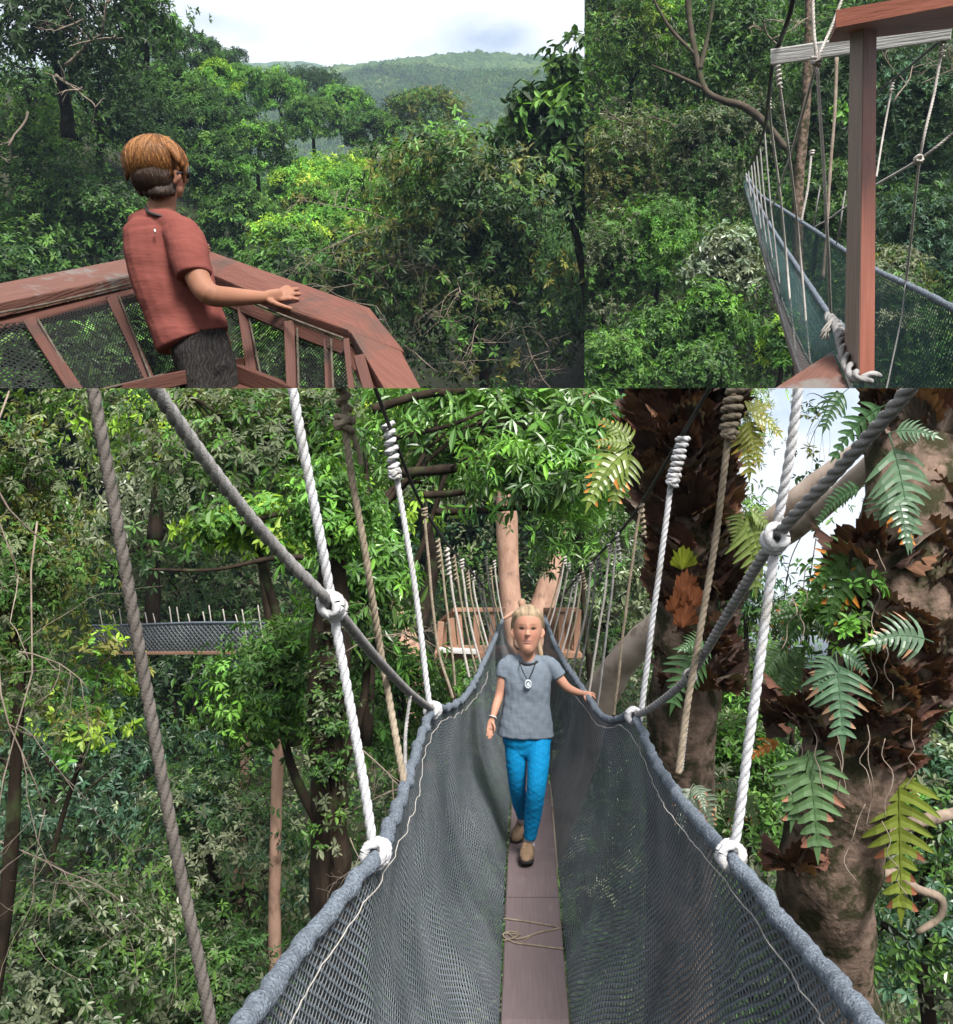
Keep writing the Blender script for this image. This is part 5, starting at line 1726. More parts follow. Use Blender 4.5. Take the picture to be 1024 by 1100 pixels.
tree(name='shrub', panel='B', cat='shrub', group=None, label='shrub with small grey leaves in front of the net edge and slim trunks', px=225, py=1075, d=9, rx=85, ry=60, pal='grey+mid+dark', leaf=7.5, ncl=90, sub=16, seed=11, csz=18, wd=.4)
tree(label='vine hung tree with dull leaves along the edge of the picture', px=25, py=640, d=6, rx=75, ry=230, pal='olive+mid+grey+mid', leaf=7, ncl=150, sub=15, seed=12, csz=20, wd=.36, droop=.7, mat_='leaf_dull', dep=.5, shell=.1, foot=(-30, 1200, 6), tr=8, **A)
tree(label='yellow green sprig tree beside the lone dark rope', px=95, py=760, d=9, rx=48, ry=95, pal='lime+fresh+olive', leaf=9, ncl=32, sub=7, seed=13, csz=13, wd=.45, foot=(40, 1000, 9), tr=3, shell=.1, **A)
tree(label='light dappled tree high above the far walkway ropes', px=170, py=440, d=17, rx=130, ry=70, pal='mid+lime+grey', leaf=8, ncl=80, sub=14, seed=14, csz=24, trunk=1, **A)
tree(label='pale leaved tree glimpsed behind the white coils', px=450, py=500, d=26, rx=130, ry=90, pal='lime+grey+fresh', leaf=7, ncl=80, sub=18, seed=15, csz=22, trunk=1, **A)
tree(label='grey green tree behind the thin ropes near the fern trunk', px=655, py=640, d=24, rx=60, ry=120, pal='grey+mid+grey', leaf=7, ncl=90, sub=18, seed=16, csz=18, mat_='leaf_wax', trunk=.5, **A)
tree(label='tree with small leaves filling the space under the platform', px=520, py=775, d=26, rx=110, ry=75, pal='mid+grey+fresh', leaf=6, ncl=90, sub=18, seed=17, csz=18, trunk=.5, **A)
tree(label='bright understorey tree seen through the net by the brown rope', px=430, py=770, d=14, rx=55, ry=75, pal='mid+fresh', leaf=9, ncl=50, sub=12, seed=18, csz=16, trunk=.5, **A)
tree(label='airy tree with pale leaves below the white sky gap', px=790, py=745, d=14, rx=75, ry=85, pal='grey+fresh+mid', leaf=7, ncl=80, sub=18, seed=19, csz=18, trunk=.8, **A)
tree(label='dark hanging foliage tree against the white sky gap', px=800, py=615, d=13, rx=26, ry=75, pal='blue+mid', leaf=9, ncl=45, sub=12, seed=20, csz=14, droop=.9, wd=.25, foot=(800, 900, 13), tr=3, **A)
tree(label='light feathery tree in front of the white sky by the brown coil', px=788, py=450, d=12, rx=26, ry=60, pal='fresh+lime+grey', leaf=6, ncl=50, sub=16, seed=21, csz=14, wd=.22, foot=(770, 800, 12), tr=3, **A)
tree(label='glossy leaved tree behind the thick fern trunk and its curling branch', px=985, py=960, d=9, rx=110, ry=170, pal='mid+fresh+blue+grey', leaf=9, ncl=150, sub=14, seed=22, csz=20, mat_='leaf_wax', wd=.45, trunk=.3, **A)
tree(label='dark leaved tree beyond the thick fern trunk at the frame', px=1010, py=780, d=10, rx=60, ry=90, pal='mid+dark', leaf=9, ncl=60, sub=12, seed=23, csz=16, mat_='leaf_wax', wd=.45, trunk=1.5, **A)
tree(label='small bright shrub glowing low behind the thick fern trunk', px=985, py=925, d=13, rx=45, ry=45, pal='silver+grey', leaf=6, ncl=40, sub=14, seed=24, csz=14, **A)
tree(label='dull green tree between the two fern trunks below the hand line', px=800, py=860, d=10, rx=75, ry=90, pal='mid+grey+fresh', leaf=8, ncl=90, sub=14, seed=25, csz=18, wd=.4, trunk=.6, **A)
tree(label='fresh tree in the space between platform ropes and leaning limb', px=620, py=560, d=16, rx=45, ry=70, pal='fresh+mid', leaf=10, ncl=50, sub=9, whorl=7, seed=26, csz=15, wd=.25, mat_='leaf_wax', foot=(640, 800, 16), tr=3, **A)
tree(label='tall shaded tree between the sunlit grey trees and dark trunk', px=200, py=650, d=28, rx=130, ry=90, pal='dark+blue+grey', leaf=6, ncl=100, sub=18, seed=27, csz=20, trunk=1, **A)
tree(label='green tree beneath the net on the fern trunk side', px=830, py=1060, d=11, rx=120, ry=90, pal='mid+grey', leaf=8, ncl=90, sub=12, seed=28, csz=18, trunk=.5, **A)
tree(label='green tree beneath the net under the girl', px=520, py=980, d=16, rx=200, ry=150, pal='dark+mid+grey', leaf=8, ncl=150, sub=14, seed=29, csz=26, trunk=.5, **A)

tree(label='leafy climber smothering the dark mossy trunk high up', px=352, py=555, d=7.3, rx=52, ry=75, pal='fresh+mid', leaf=9, ncl=60, sub=10, seed=30, csz=16, wd=.4, foot=(352, 720, 7.4), tr=3, shell=.1, **A)
tree(label='wispy sprigs hanging across the white sky gap', px=872, py=520, d=8.5, rx=24, ry=95, pal='mid+olive+dark', leaf=7, ncl=11, sub=4, seed=32, csz=9, wd=.4, droop=.7, foot=(900, 420, 8.5), root=(890, 430, 8.5), tr=1.2, shell=.1, **A)
tree(label='leaf sprays closing the bottom of the white sky gap', px=868, py=662, d=9, rx=48, ry=28, pal='mid+fresh+grey', leaf=7, ncl=45, sub=10, seed=33, csz=11, wd=.4, foot=(850, 800, 9), tr=2, shell=.1, **A)
tree(name='climber', panel='B', cat='climber', group=None, label='green leaves climbing among the brown ferns of the thick trunk', px=905, py=660, d=4.5, rx=38, ry=75, pal='fresh+mid+dark', leaf=10, ncl=26, sub=5, seed=34, csz=10, wd=.45, foot=(915, 800, 4.5), tr=1.5, shell=.1)
tree(label='fresh whorled leaves hanging in front of the pink fork', px=575, py=515, d=9.5, rx=75, ry=48, pal='fresh+mid+fresh', leaf=13, ncl=45, sub=9, whorl=7, seed=35, csz=17, mat_='leaf_wax', root=(480, 505, 10), foot=(400, 700, 10), tr=3, wd=.26, droop=.8, shell=.1, flat=.35, **A)
tree(name='climber', panel='B', cat='climber', group=None, label='small creeper leaves up the bare length of the dark mossy trunk', px=352, py=800, d=7.25, rx=24, ry=150, pal='mid+dark+grey', leaf=7, ncl=60, sub=5, seed=36, csz=9, wd=.45, foot=(356, 980, 7.3), tr=1.5, shell=.1, dep=.1)
# visible dark boughs through the canopy
bo = thing('bough', 'long dark boughs crossing the canopy above the far platform', 'branch', P(400, 540, 10.4))
for tab in ([(400, 440, 10.4, 5), (450, 425, 10.4, 5), (500, 419, 10.4, 4)], [(425, 470, 10.3, 3), (480, 458, 10.2, 2.5), (520, 442, 10.2, 1.6)], [(432, 508, 10.1, 5), (470, 505, 10, 5), (510, 500, 10, 4.5), (560, 488, 10, 3)],
            [(455, 532, 10, 4), (500, 528, 10, 3.5), (540, 518, 10, 2)], [(468, 550, 10, 4), (520, 548, 10, 3.5), (570, 546, 10, 3), (640, 560, 10, 2)], [(250, 565, 10, 2), (300, 552, 10, 3), (345, 545, 10, 4)], [(160, 612, 10, 1.5), (230, 612, 10, 2), (290, 600, 10, 3), (330, 598, 10, 3.5)]):
    mb = MB(); trunk_mesh(mb, tab, 8, .15, 8, 24); mb.build('limb', M_['bark_dark'], bo, 'B')

twig_spray('B', 'bare_vine', 'tangle of bare greyish vines along the edge beside the lone rope', 'vine', [((-20, 500, 5.2), (70, 640, 5.4), .007), ((10, 420, 5.4), (40, 620, 5.3), .006), ((-10, 680, 5.2), (60, 860, 5.4), .006), ((40, 560, 5.6), (10, 900, 5.2), .006), ((20, 700, 5.3), (110, 720, 5.5), .005), ((-10, 900, 6), (150, 960, 6.3), .006)], 31, r=.005, gen=3, ln=.4)
twig_spray('B', 'bare_twig', 'bare twigs sprouting beside the dark mossy trunk', 'twig', [((378, 800, 7.2), (450, 850, 7.2), .007), ((372, 700, 7.2), (440, 690, 7.1), .006), ((380, 870, 7.2), (430, 830, 7.1), .005), ((376, 900, 7.3), (412, 960, 7.2), .005)], 32, gen=3)

# basket ferns
gf = 'brown basket ferns clasping the trunks'
def axis_of(tab, i): return P(*tab[i + 1][:3]) - P(*tab[i][:3])
shield_nest('brown shield ferns at the top of the thick leaning trunk', 1000, 440, 4.9, 52, 55, 110, 41, gf, 32, axis=axis_of(T1, 8))
shield_nest('spiky purple brown fern jutting into the sky gap', 935, 592, 4.55, 26, 18, 22, 42, gf, 40)
shield_nest('brown shield ferns across the middle of the thick trunk', 992, 590, 4.7, 44, 60, 130, 43, gf, 29, axis=axis_of(T1, 7))
shield_nest('dark brown fern mass where the thick trunk leans out', 965, 695, 4.68, 50, 44, 130, 44, gf, 30, axis=axis_of(T1, 6))
shield_nest('brown ferns under the pale lobed fronds on the thick trunk', 928, 770, 4.66, 50, 34, 100, 45, gf, 29, axis=axis_of(T1, 5))
shield_nest('small brown fern collar at the lower bend of the thick trunk', 868, 760, 4.5, 30, 26, 30, 46, gf, 34)
shield_nest('small dry fern clump sprouting from the thick trunk beside the rope loop', 852, 920, 4.5, 16, 10, 14, 51, gf, 30)
shield_nest('dense brown ferns at the top of the upright trunk', 733, 440, 6.75, 40, 44, 90, 47, gf, 36)
shield_nest('brown ferns on the upright trunk behind the white coil', 735, 525, 6.75, 38, 36, 75, 48, gf, 34)
shield_nest('maroon ferns midway down the upright trunk', 746, 610, 6.75, 32, 38, 60, 49, gf, 34)
shield_nest('reddish ferns low on the upright trunk above the net', 752, 700, 6.8, 28, 40, 46, 50, gf, 30)


def fern(label, base, fronds, col, tip=None, seed=0, L=.42, W=.17, nl=9, group='green lobed ferns'):
    rs = np.random.default_rng(seed)
    t = thing('lobed_fern', label, 'fern', P(*base), group)
    for (tx, ty, dd) in fronds:
        a, b_ = P(*base), P(tx, ty, base[2] + dd)
        v = b_ - a
        ln = np.linalg.norm(v)
        mb = MB()
        dr = .75 if (v @ U_B) < 0 else .45
        frond(mb, a, nrm(v + U_B * ln * dr * .5), nrm(-FA + U_B * .5 + rs.normal(0, .15, 3)), ln * 1.08, ln * W / L, nl, np.asarray(col) * rs.uniform(.85, 1.15), dr, None if tip is None else np.asarray(tip), rs)
        mb.build('frond', M_['leaf_wax'], t, 'B', 'clamp', smooth=False)
    return t


gl = (.085, .15, .085)
gd = (.05, .115, .045)
org = (.5, .19, .03)
fern('pale lobed frond hanging over dark shade high on the thick trunk', (955, 465, 4.4), [(978, 560, -.05), (1000, 460, -.1)], gl, seed=1)
fern('pair of pale lobed fronds below the first on the thick trunk', (960, 520, 4.4), [(975, 575, -.1), (945, 570, 0)], gl, org, seed=2)
fern('dark lobed frond silhouetted against the sky gap', (960, 432, 4.6), [(893, 476, .1)], gd, seed=3, W=.1)
fern('drooping dark frond by the top of the white rope', (912, 417, 4.7), [(885, 452, 0)], gd, seed=4)
fern('thin toothed frond pointing across the pale limb', (930, 522, 4.5), [(878, 548, .1)], gd, seed=5, W=.09, nl=13)
fern('arching fern with orange leaf against the sky gap', (935, 590, 4.4), [(872, 618, .1), (888, 655, .1)], (.06, .13, .03), org, seed=6)
fern('wide pale frond spread over brown ferns', (1003, 690, 4.2), [(948, 676, -.05)], gl, (.38, .22, .13), seed=7, W=.2)
fern('large pale green frond with brown tips in mid trunk', (898, 700, 4.2), [(905, 778, -.05), (878, 735, 0), (930, 712, 0)], (.075, .145, .08), (.3, .18, .11), seed=8, W=.21, nl=9)
fern('broad drooping frond with a curled brown leaf low on the thick trunk', (868, 806, 4.3), [(878, 895, -.05), (852, 870, 0), (893, 845, 0)], (.08, .145, .06), (.3, .14, .09), seed=9, W=.2, nl=7)
fern('yellowing ragged frond hanging beside the thick trunk', (966, 810, 4.5), [(968, 955, .0), (985, 850, .05), (945, 850, .1)], (.15, .19, .028), (.2, .075, .04), seed=10, W=.13, nl=11)
fern('grey green fern tuft at the net edge below the upright trunk', (745, 842, 4.3), [(730, 880, -.1), (765, 880, 0), (757, 860, -.1)], (.11, .15, .10), (.4, .2, .12), seed=11)
fern('yellow green fern fanning out near the top of the upright trunk', (682, 480, 6.3), [(640, 500, 0), (632, 525, -.1), (655, 450, .1), (660, 530, -.1), (648, 470, 0)], (.12, .17, .025), org, seed=12)
fern('golden fern hanging behind the brown coil', (800, 445, 6.2), [(815, 490, 0), (838, 455, 0), (822, 430, .1), (805, 500, 0)], (.16, .175, .025), (.3, .22, .03), seed=13)
fern('olive fern hanging below the pale limb by the brown rope', (800, 545, 6.3), [(818, 600, 0), (790, 580, 0), (828, 565, 0), (812, 620, 0)], (.10, .14, .03), None, seed=14)
fern('small green ferns growing at the waist of the upright trunk', (760, 690, 6.3), [(735, 690, -.1), (745, 715, -.1), (722, 745, 0)], (.09, .19, .07), None, seed=15)
fern('feathery pale fern beside the white rope and thick trunk', (850, 690, 5.4), [(845, 770, 0), (828, 760, 0), (815, 730, 0), (868, 740, 0), (835, 690, 0), (845, 660, 0)], (.10, .18, .07), None, seed=16, W=.14, nl=16)
fern('dark green fern under the sky gap next to the white rope', (870, 660, 5.0), [(830, 660, 0), (840, 690, 0), (880, 630, 0), (900, 690, 0)], (.05, .12, .03), org, seed=17)
fern('orange dead frond dangling over the hand line', (838, 800, 5.0), [(798, 812, 0), (818, 790, 0)], (.55, .2, .03), None, seed=18, W=.07, nl=7)
fern('fern cluster at the foot of the thick trunk by the rope loop', (800, 850, 5.0), [(780, 870, 0), (790, 890, 0), (812, 880, 0), (775, 840, 0)], (.1, .16, .07), (.35, .16, .1), seed=19)
t_ = thing('shield_fern', 'single bright yellow green fan on the upright trunk', 'fern', P(733, 605, 6.35))
mb = MB(); shield(mb, P(733, 612, 6.35), U_B, -FA, .16, .12, np.array([.25, .3, .03])); mb.build('frond', M_['leaf'], t_, 'B')
t_ = thing('shield_fern', 'rusty brown fan just under the yellow green one', 'fern', P(735, 650, 6.3))
for q in ((727, 660), (742, 655), (735, 640), (734, 675)):
    mb = MB(); shield(mb, P(*q, 6.3), U_B, -FA + XA * .2, .17, .13, np.array([.2, .07, .03])); mb.build('frond', M_['dry'], t_, 'B')
# ---------------------------------------------------------------- the valley below the lookout (place 2)
L2 = dict(panel='L', name='tree', cat='tree')
gs = 'forest trees on the valley side'
Lst = [
    # px, py, d, rx, ry, palette, leaf px, clusters, sub, label
    (55, 35, 15, 105, 70, 'dark', 7, 90, 14, 'dark overhanging tree in the top corner above the woman'),
    (150, 22, 17, 45, 32, 'dark+mid', 6, 40, 12, 'leafy bough tips against the white sky at the top'),
    (30, 150, 22, 75, 75, 'dark+mid', 5, 80, 18, 'deep green tree with bare pale branches on the slope'),
    (105, 125, 26, 60, 62, 'dark', 4.5, 80, 20, 'deep green rounded tree above the copper hair'),
    (60, 235, 20, 80, 62, 'dark+mid+dark', 5, 80, 18, 'bluish dark tree directly above the rail'),
    (20, 280, 16, 60, 50, 'dark+mid', 6, 60, 14, 'shaded tree just over the end of the worn rail'),
    (115, 245, 18, 50, 45, 'dark+mid', 5.5, 60, 14, 'dark tree touching the woman\'s shoulder'),
    (160, 75, 40, 32, 34, 'dark+mid', 3.2, 80, 22, 'rounded tree with a tight crown below the ridge'),
    (190, 110, 36, 36, 36, 'dark+mid', 3.4, 80, 22, 'rounded dark tree beside the bright one'),
    (145, 135, 30, 40, 34, 'dark', 4, 70, 20, 'dark lumpy tree immediately above the head'),
    (205, 60, 60, 26, 20, 'dark+mid', 2.6, 60, 22, 'small ridge tree under the pale skyline'),
    (180, 42, 64, 22, 18, 'mid+dark', 2.6, 50, 20, 'ridge tree nearest the skyline gap'),
    (236, 68, 75, 24, 14, 'mid+dark', 2.4, 50, 20, 'low ridge tree where the slope meets the hills'),
    (212, 44, 85, 8, 9, 'dark', 2, 24, 12, 'tiny pointed tree on the ridge line'),
    (228, 50, 88, 9, 8, 'dark', 2, 24, 12, 'second tiny tree on the ridge line'),
    (256, 66, 90, 12, 12, 'dark', 2, 26, 14, 'tiny spreading tree at the end of the ridge'),
    (232, 95, 48, 23, 27, 'fresh+lime', 3.2, 60, 18, 'bright lime tree draped with climbers on the slope'),
    (262, 92, 56, 22, 18, 'fresh+mid', 2.8, 60, 20, 'mid green tree between the lime tree and big round crowns'),
    (214, 140, 34, 34, 34, 'dark+mid', 3.6, 80, 22, 'dark tree behind the woman\'s glasses'),
    (298, 103, 62, 27, 24, 'mid+fresh+mid', 2.8, 90, 24, 'neat rounded crown in the middle of the valley'),
    (336, 133, 56, 32, 27, 'mid', 2.8, 100, 26, 'cauliflower shaped crown left of the lime patch'),
    (372, 112, 74, 26, 17, 'mid+fresh', 2.6, 70, 22, 'flat pale crown in front of the hills'),
    (402, 146, 58, 29, 27, 'dark+mid', 2.8, 90, 24, 'round dark crown below the umbrella tree'),
    (330, 90, 95, 40, 13, 'dark', 2.2, 70, 22, 'line of dark distant crown under the blue hill'),
    (452, 122, 66, 40, 24, 'mid+olive+dark', 2.7, 90, 22, 'big umbrella tree with visible boughs before the hills'),
    (485, 150, 80, 25, 13, 'mid+olive', 2.6, 50, 18, 'scrubby tree at the valley floor below the hills'),
    (250, 135, 44, 25, 27, 'dark+mid', 3.2, 70, 20, 'dark crown on the slope under the lime tree'),
    (276, 170, 40, 36, 36, 'mid+fresh+dark', 3.4, 90, 22, 'tall rounded tree in the centre of the slope'),
    (232, 195, 30, 32, 42, 'dark+mid', 4, 80, 20, 'shadowy tree right behind the woman\'s chin'),
    (258, 245, 26, 40, 40, 'dark+mid', 4.4, 80, 18, 'dark tree above the hand on the rail'),
    (352, 193, 42, 50, 20, 'lime+fresh', 3.6, 80, 18, 'lime green patch of treetop lit in the valley'),
    (320, 205, 38, 26, 22, 'fresh+lime', 3.6, 60, 18, 'green crown beside the lime treetop'),
    (400, 178, 46, 36, 17, 'grey+mid', 3, 70, 20, 'greyish scrubby treetop beyond the lime patch'),
    (335, 218, 33, 26, 17, 'olive+fresh', 3.8, 70, 18, 'dull olive tree below the lime patch'),
    (352, 250, 26, 32, 28, 'lime+fresh+fresh', 5, 60, 12, 'vivid lime bush above the bend in the rail'),
    (312, 262, 22, 38, 30, 'fresh+lime+mid', 4.5, 70, 14, 'mid green bush beyond the hand on the rail'),
    (385, 225, 32, 40, 28, 'fresh+mid', 4, 80, 18, 'green tree between lime bush and bare twigs'),
    (300, 300, 13, 60, 40, 'dark+mid', 7, 70, 12, 'dark bush tight against the outside of the rail'),
    (395, 300, 12, 55, 50, 'dark+mid+olive', 7, 80, 12, 'leafy bush over the outer corner of the rail'),
    (45, 390, 7, 85, 50, 'dark+mid', 10, 70, 10, 'leafy bush seen through the netted bay below the worn rail'),
    (150, 385, 7.5, 60, 55, 'dark+mid', 9, 60, 10, 'bush seen through the netted bay beside the trousers'),
    (300, 395, 7, 70, 45, 'dark+mid', 9, 60, 10, 'bush seen through the netted bay near the hand'),
]
for i, (px, py, d, rx, ry, pal, lf, nc, sb, lab) in enumerate(Lst):
    tree(group=gs if d > 20 else None, label=lab, px=px, py=py, d=d, rx=rx, ry=ry, pal=pal, leaf=lf, ncl=nc, sub=sb, seed=100 + i, csz=rx * (.26 if lf > 4.8 else .16), oval=lf > 5.5, wd=.42, trunk=.5,
         shell=.8 if lf < 4.8 else .2, floor=-.45 if lf < 4.8 else -.75, dep=.9, flat=.6, droop=.3, mat_='leaf' if lf > 5 else 'leaf_dull', vary=.26, bark='twig' if 'umbrella' in lab else 'bark_dark', **L2)
nr = dict(panel='L', name='tree', cat='tree', group=None)
tree(label='close fine leaved dark tree filling the far side of the lookout', px=510, py=290, d=8.5, rx=135, ry=150, pal='dark+dark+mid+olive', leaf=6.8, ncl=200, sub=21, seed=160, csz=22, wd=.36, droop=.6, dep=.5, shell=.1, foot=(560, 520, 8.5), tr=6, mat_='leaf', **nr)
tree(label='olive treetop poking above the close dark tree', px=480, py=190, d=11, rx=75, ry=38, pal='olive+mid', leaf=7, ncl=70, sub=12, seed=161, csz=16, wd=.36, foot=(520, 420, 11), tr=3, dep=.6, **nr)
tree(label='tall dark tree with large leaves cutting into the hill', px=610, py=160, d=7.5, rx=42, ry=100, pal='dark+mid', leaf=13, ncl=60, sub=8, whorl=6, seed=162, csz=13, wd=.42, droop=.5, dep=.6, shell=.1, flat=.3, foot=(640, 460, 7.5), tr=5, **nr)
tree(label='drooping large leaved sprig reaching before the hill', px=578, py=112, d=7.2, rx=30, ry=22, pal='dark+mid', leaf=13, ncl=22, sub=5, whorl=5, seed=163, csz=8, wd=.4, droop=.6, dep=.6, shell=.1, flat=.3, foot=(640, 200, 7.4), root=(610, 120, 7.3), tr=2.5, **nr)
tree(label='small sprig of leaves below the reaching one', px=550, py=142, d=7.6, rx=24, ry=11, pal='dark+mid', leaf=11, ncl=14, sub=5, whorl=5, seed=164, csz=7, wd=.42, droop=.5, shell=.1, flat=.3, foot=(600, 200, 7.6), root=(575, 150, 7.6), tr=2, **nr)
twig_spray('L', 'bare_branch', 'bare pale twigs spread over the dark close tree', 'branch', [((560, 300, 7.9), (440, 262, 7.6), .012), ((575, 330, 7.9), (470, 300, 7.6), .01), ((540, 290, 7.8), (400, 240, 7.6), .009), ((560, 350, 7.9), (590, 420, 7.7), .008), ((520, 270, 7.7), (455, 330, 7.5), .007)], 51, gen=4)
twig_spray('L', 'bare_branch', 'small bare branches poking over the rail corner', 'branch', [((470, 400, 7.4), (400, 330, 7.2), .006), ((480, 410, 7.4), (520, 350, 7.2), .006), ((430, 330, 8), (390, 290, 8), .005)], 52, gen=3)
twig_spray('L', 'bare_branch', 'pale bare branches within the dark corner tree', 'branch', [((70, 70, 13), (118, 50, 12.6), .03), ((60, 80, 13), (85, 112, 12.6), .02), ((30, 120, 14), (22, 165, 13.6), .02), ((90, 20, 13), (60, 40, 12.8), .015)], 53, gen=2)

# ---------------------------------------------------------------- around the second walkway (place 3)
L3 = dict(panel='R', name='tree', cat='tree')
Rst = [
    (680, 60, 24, 62, 80, 'mid+grey+fresh', 6, 70, 12, 'airy tree with sky flecks at the top beside the valley view'),
    (720, 45, 22, 40, 40, 'fresh+lime+mid', 5, 40, 12, 'bright treetop behind the bare grey limb'),
    (790, 60, 17, 65, 70, 'dark+mid', 7, 90, 12, 'dark leafy tree behind the black cable'),
    (670, 190, 15, 60, 60, 'mid+olive+grey', 5, 80, 16, 'dull green tree halfway down the forest side'),
    (750, 180, 14, 60, 55, 'mid+grey+dark', 5.5, 90, 14, 'dark tree hung with creepers beside the narrowing net'),
    (650, 290, 10, 50, 70, 'mid+grey', 4.5, 80, 18, 'shaded tree low on the forest side'),
    (710, 270, 9, 45, 60, 'mid+fresh', 5, 80, 16, 'creeper covered tree next to the silvery shrub'),
    (782, 285, 7, 38, 42, 'silver+silver+grey', 8.5, 70, 9, 'silvery green tree beside the outer net wall'),
    (765, 345, 5, 38, 38, 'fresh+mid', 7, 60, 10, 'bright green bush under the silvery tree'),
    (705, 370, 6, 50, 40, 'fresh+mid', 6, 70, 12, 'fresh green creeper mound on the forest floor side'),
    (650, 395, 4, 42, 45, 'fresh+mid', 6.5, 60, 12, 'bright leafy bush in the low corner by the lookout view'),
    (755, 400, 3, 45, 30, 'dark+mid', 7, 50, 10, 'dark hollow bush beneath the bright green one'),
    (840, 370, 2, 20, 35, 'fresh+lime+mid', 8, 28, 8, 'yellow green sprig tree under the base of the net'),
    (900, 110, 14, 70, 80, 'dark', 7, 90, 12, 'dark tree behind the white cross board'),
    (985, 150, 14, 65, 90, 'dark+blue', 6.5, 110, 14, 'dark bluish tree beyond the red post'),
    (985, 270, 9, 60, 70, 'dark+blue', 6, 110, 14, 'dim tree low beyond the red post'),
    (985, 40, 18, 60, 40, 'mid+dark', 6, 60, 12, 'mid green tree behind the red beam'),
    (885, 220, 12, 40, 50, 'dark+mid', 6, 60, 12, 'leafy tree between the post and the mottled trunk'),
    (965, 290, 5, 35, 20, 'grey+olive+mid', 6, 40, 10, 'pale leafed shrub touching the net beyond the post'),
    (940, 350, 4, 60, 60, 'mid+grey+dark', 6.5, 80, 12, 'shrub seen through the teal net'),
    (1000, 380, 3, 50, 50, 'dark+mid', 7, 60, 12, 'dark shrub seen through the teal net at the edge'),
    (800, 140, 15, 45, 40, 'dark+grey', 6.5, 70, 12, 'fine grey green tree above the vanishing net'),
]
for i, (px, py, d, rx, ry, pal, lf, nc, sb, lab) in enumerate(Rst):
    tree(group=None, label=lab, px=px, py=py, d=d, rx=rx, ry=ry, pal=pal, leaf=lf * .78, ncl=nc, sub=int(sb * 1.5), seed=300 + i, csz=rx * .25, wd=.4, trunk=.6, tr=2.5, shell=.3, dep=.8, flat=.55, droop=.45,
         mat_='leaf_wax' if 'silver' in pal else 'leaf', **L3)
gt = thing('tree', 'grey crooked limb arching down to the black cable', 'tree', P(800, 118, 31))
mb = MB(); trunk_mesh(mb, [(738, -30, 10.5, 3.6), (741, 20, 10.5, 3.4), (748, 60, 10.4, 3.2), (757, 95, 10.3, 3.4), (775, 107, 10.2, 3.6), (800, 115, 10.2, 4), (822, 132, 10.2, 4.2), (845, 160, 10.3, 3)], 14, .18, 2, 60, 'R'); mb.build('trunk', M_['bark_moss'], gt, 'R')
for tab in ([(752, 75, 10.3, 2.6), (762, 30, 10.1, 2.2), (768, -10, 10, 2)], [(748, 60, 10.4, 2), (720, 30, 10.4, 1.8), (700, -5, 10.4, 1.2)], [(757, 95, 10.3, 2.4), (725, 80, 10.4, 1.8), (700, 70, 10.4, 1)]):
    mb = MB(); trunk_mesh(mb, tab, 9, .15, 3, 24, 'R'); mb.build('limb', M_['bark_moss'], gt, 'R')
gt = thing('tree', 'mottled grey trunk with creepers behind the short pale hanger', 'tree', P(856, 280, 31))
mb = MB(); trunk_mesh(mb, [(856, 420, 10.2, 6), (857, 300, 10.1, 6), (858, 200, 10, 5.5), (866, 110, 9.9, 5), (869, 30, 9.8, 4.5), (870, -20, 9.8, 4.5)], 14, .2, 2, 50, 'R'); mb.build('trunk', M_['bark_lichen'], gt, 'R')
mb = MB(); tube(mb, spline([P(899, 62, 6), P(897, 120, 6), P(893, 170, 6), P(889, 235, 6), P(884, 300, 6)], n=50), .012, 8, rough=.25, rf=14); tag(mb.build('woody_vine', M_['twig'], None, 'R'), 'brown woody vine hanging straight down near the red post', 'vine')
tree(panel='R', name='climber', cat='climber', group=None, label='few bright leaves on the woody vine near the post', px=900, py=118, d=5.9, rx=10, ry=12, pal='fresh', leaf=9, ncl=8, sub=3, whorl=2, seed=340, csz=5, wd=.6, foot=(897, 150, 6), tr=1)
twig_spray('R', 'bare_branch', 'pale dead branches in the forest beside the valley view', 'branch', [((690, 170, 14), (640, 150, 13.6), .02), ((700, 185, 14), (705, 130, 13.6), .018), ((740, 150, 13), (700, 120, 13), .015)], 61, gen=2)
twig_spray('R', 'bare_branch', 'thin crooked branches across the dark trees above the beam', 'branch', [((850, 60, 8.5), (800, 20, 8.2), .012), ((960, 110, 9), (1000, 60, 9), .008), ((990, 90, 9), (1030, 70, 9), .008)], 62, gen=3)

# ================================================================== setting: ground, hills, undergrowth, sky
def sheet(name, panel, zf, xs, ys, m, kind='structure', rough=0.5):
    X, Y = np.meshgrid(xs, ys, indexing='ij')
    Z = zf(X, Y)
    V = LW(panel, np.column_stack([X.ravel(), Y.ravel(), Z.ravel()]))
    mb = MB()
    mb.add(V, grid_faces(len(xs), len(ys), False))
    return tag(mb.build(name, M_[m], None, panel, 'clamp'), kind=kind)


def zb(x, y):
    z = -11 + np.clip(y - 16, 0, None) * .62 + 1.4 * noise(np.stack([x, y, 0 * x], -1), .16)
    gap = np.clip((x - 5.0 - (y - 20) * .2) / 3.0, 0, 1)
    return z - gap * np.clip(y - 12, 0, None) * .5


def zl(x, y):
    z = -9 - y * .09 + .8 * noise(np.stack([x, y, 0 * x], -1), .12)
    left = np.clip(-(x + y * .06) - 2, 0, None)
    z = z + left * .6 * np.clip((y - 34) / 22, 0, 1) * np.exp(-np.clip(y - 60, 0, None) / 60)
    right = np.clip((x - .045 * y + 1), 0, None)
    return z + right * .5 * np.exp(-((y - 36) / 10) ** 2)


def zr(x, y):
    return -14 + np.clip(y - 44, 0, None) * 1.3 + 1.0 * noise(np.stack([x, y, 0 * x], -1), .2)


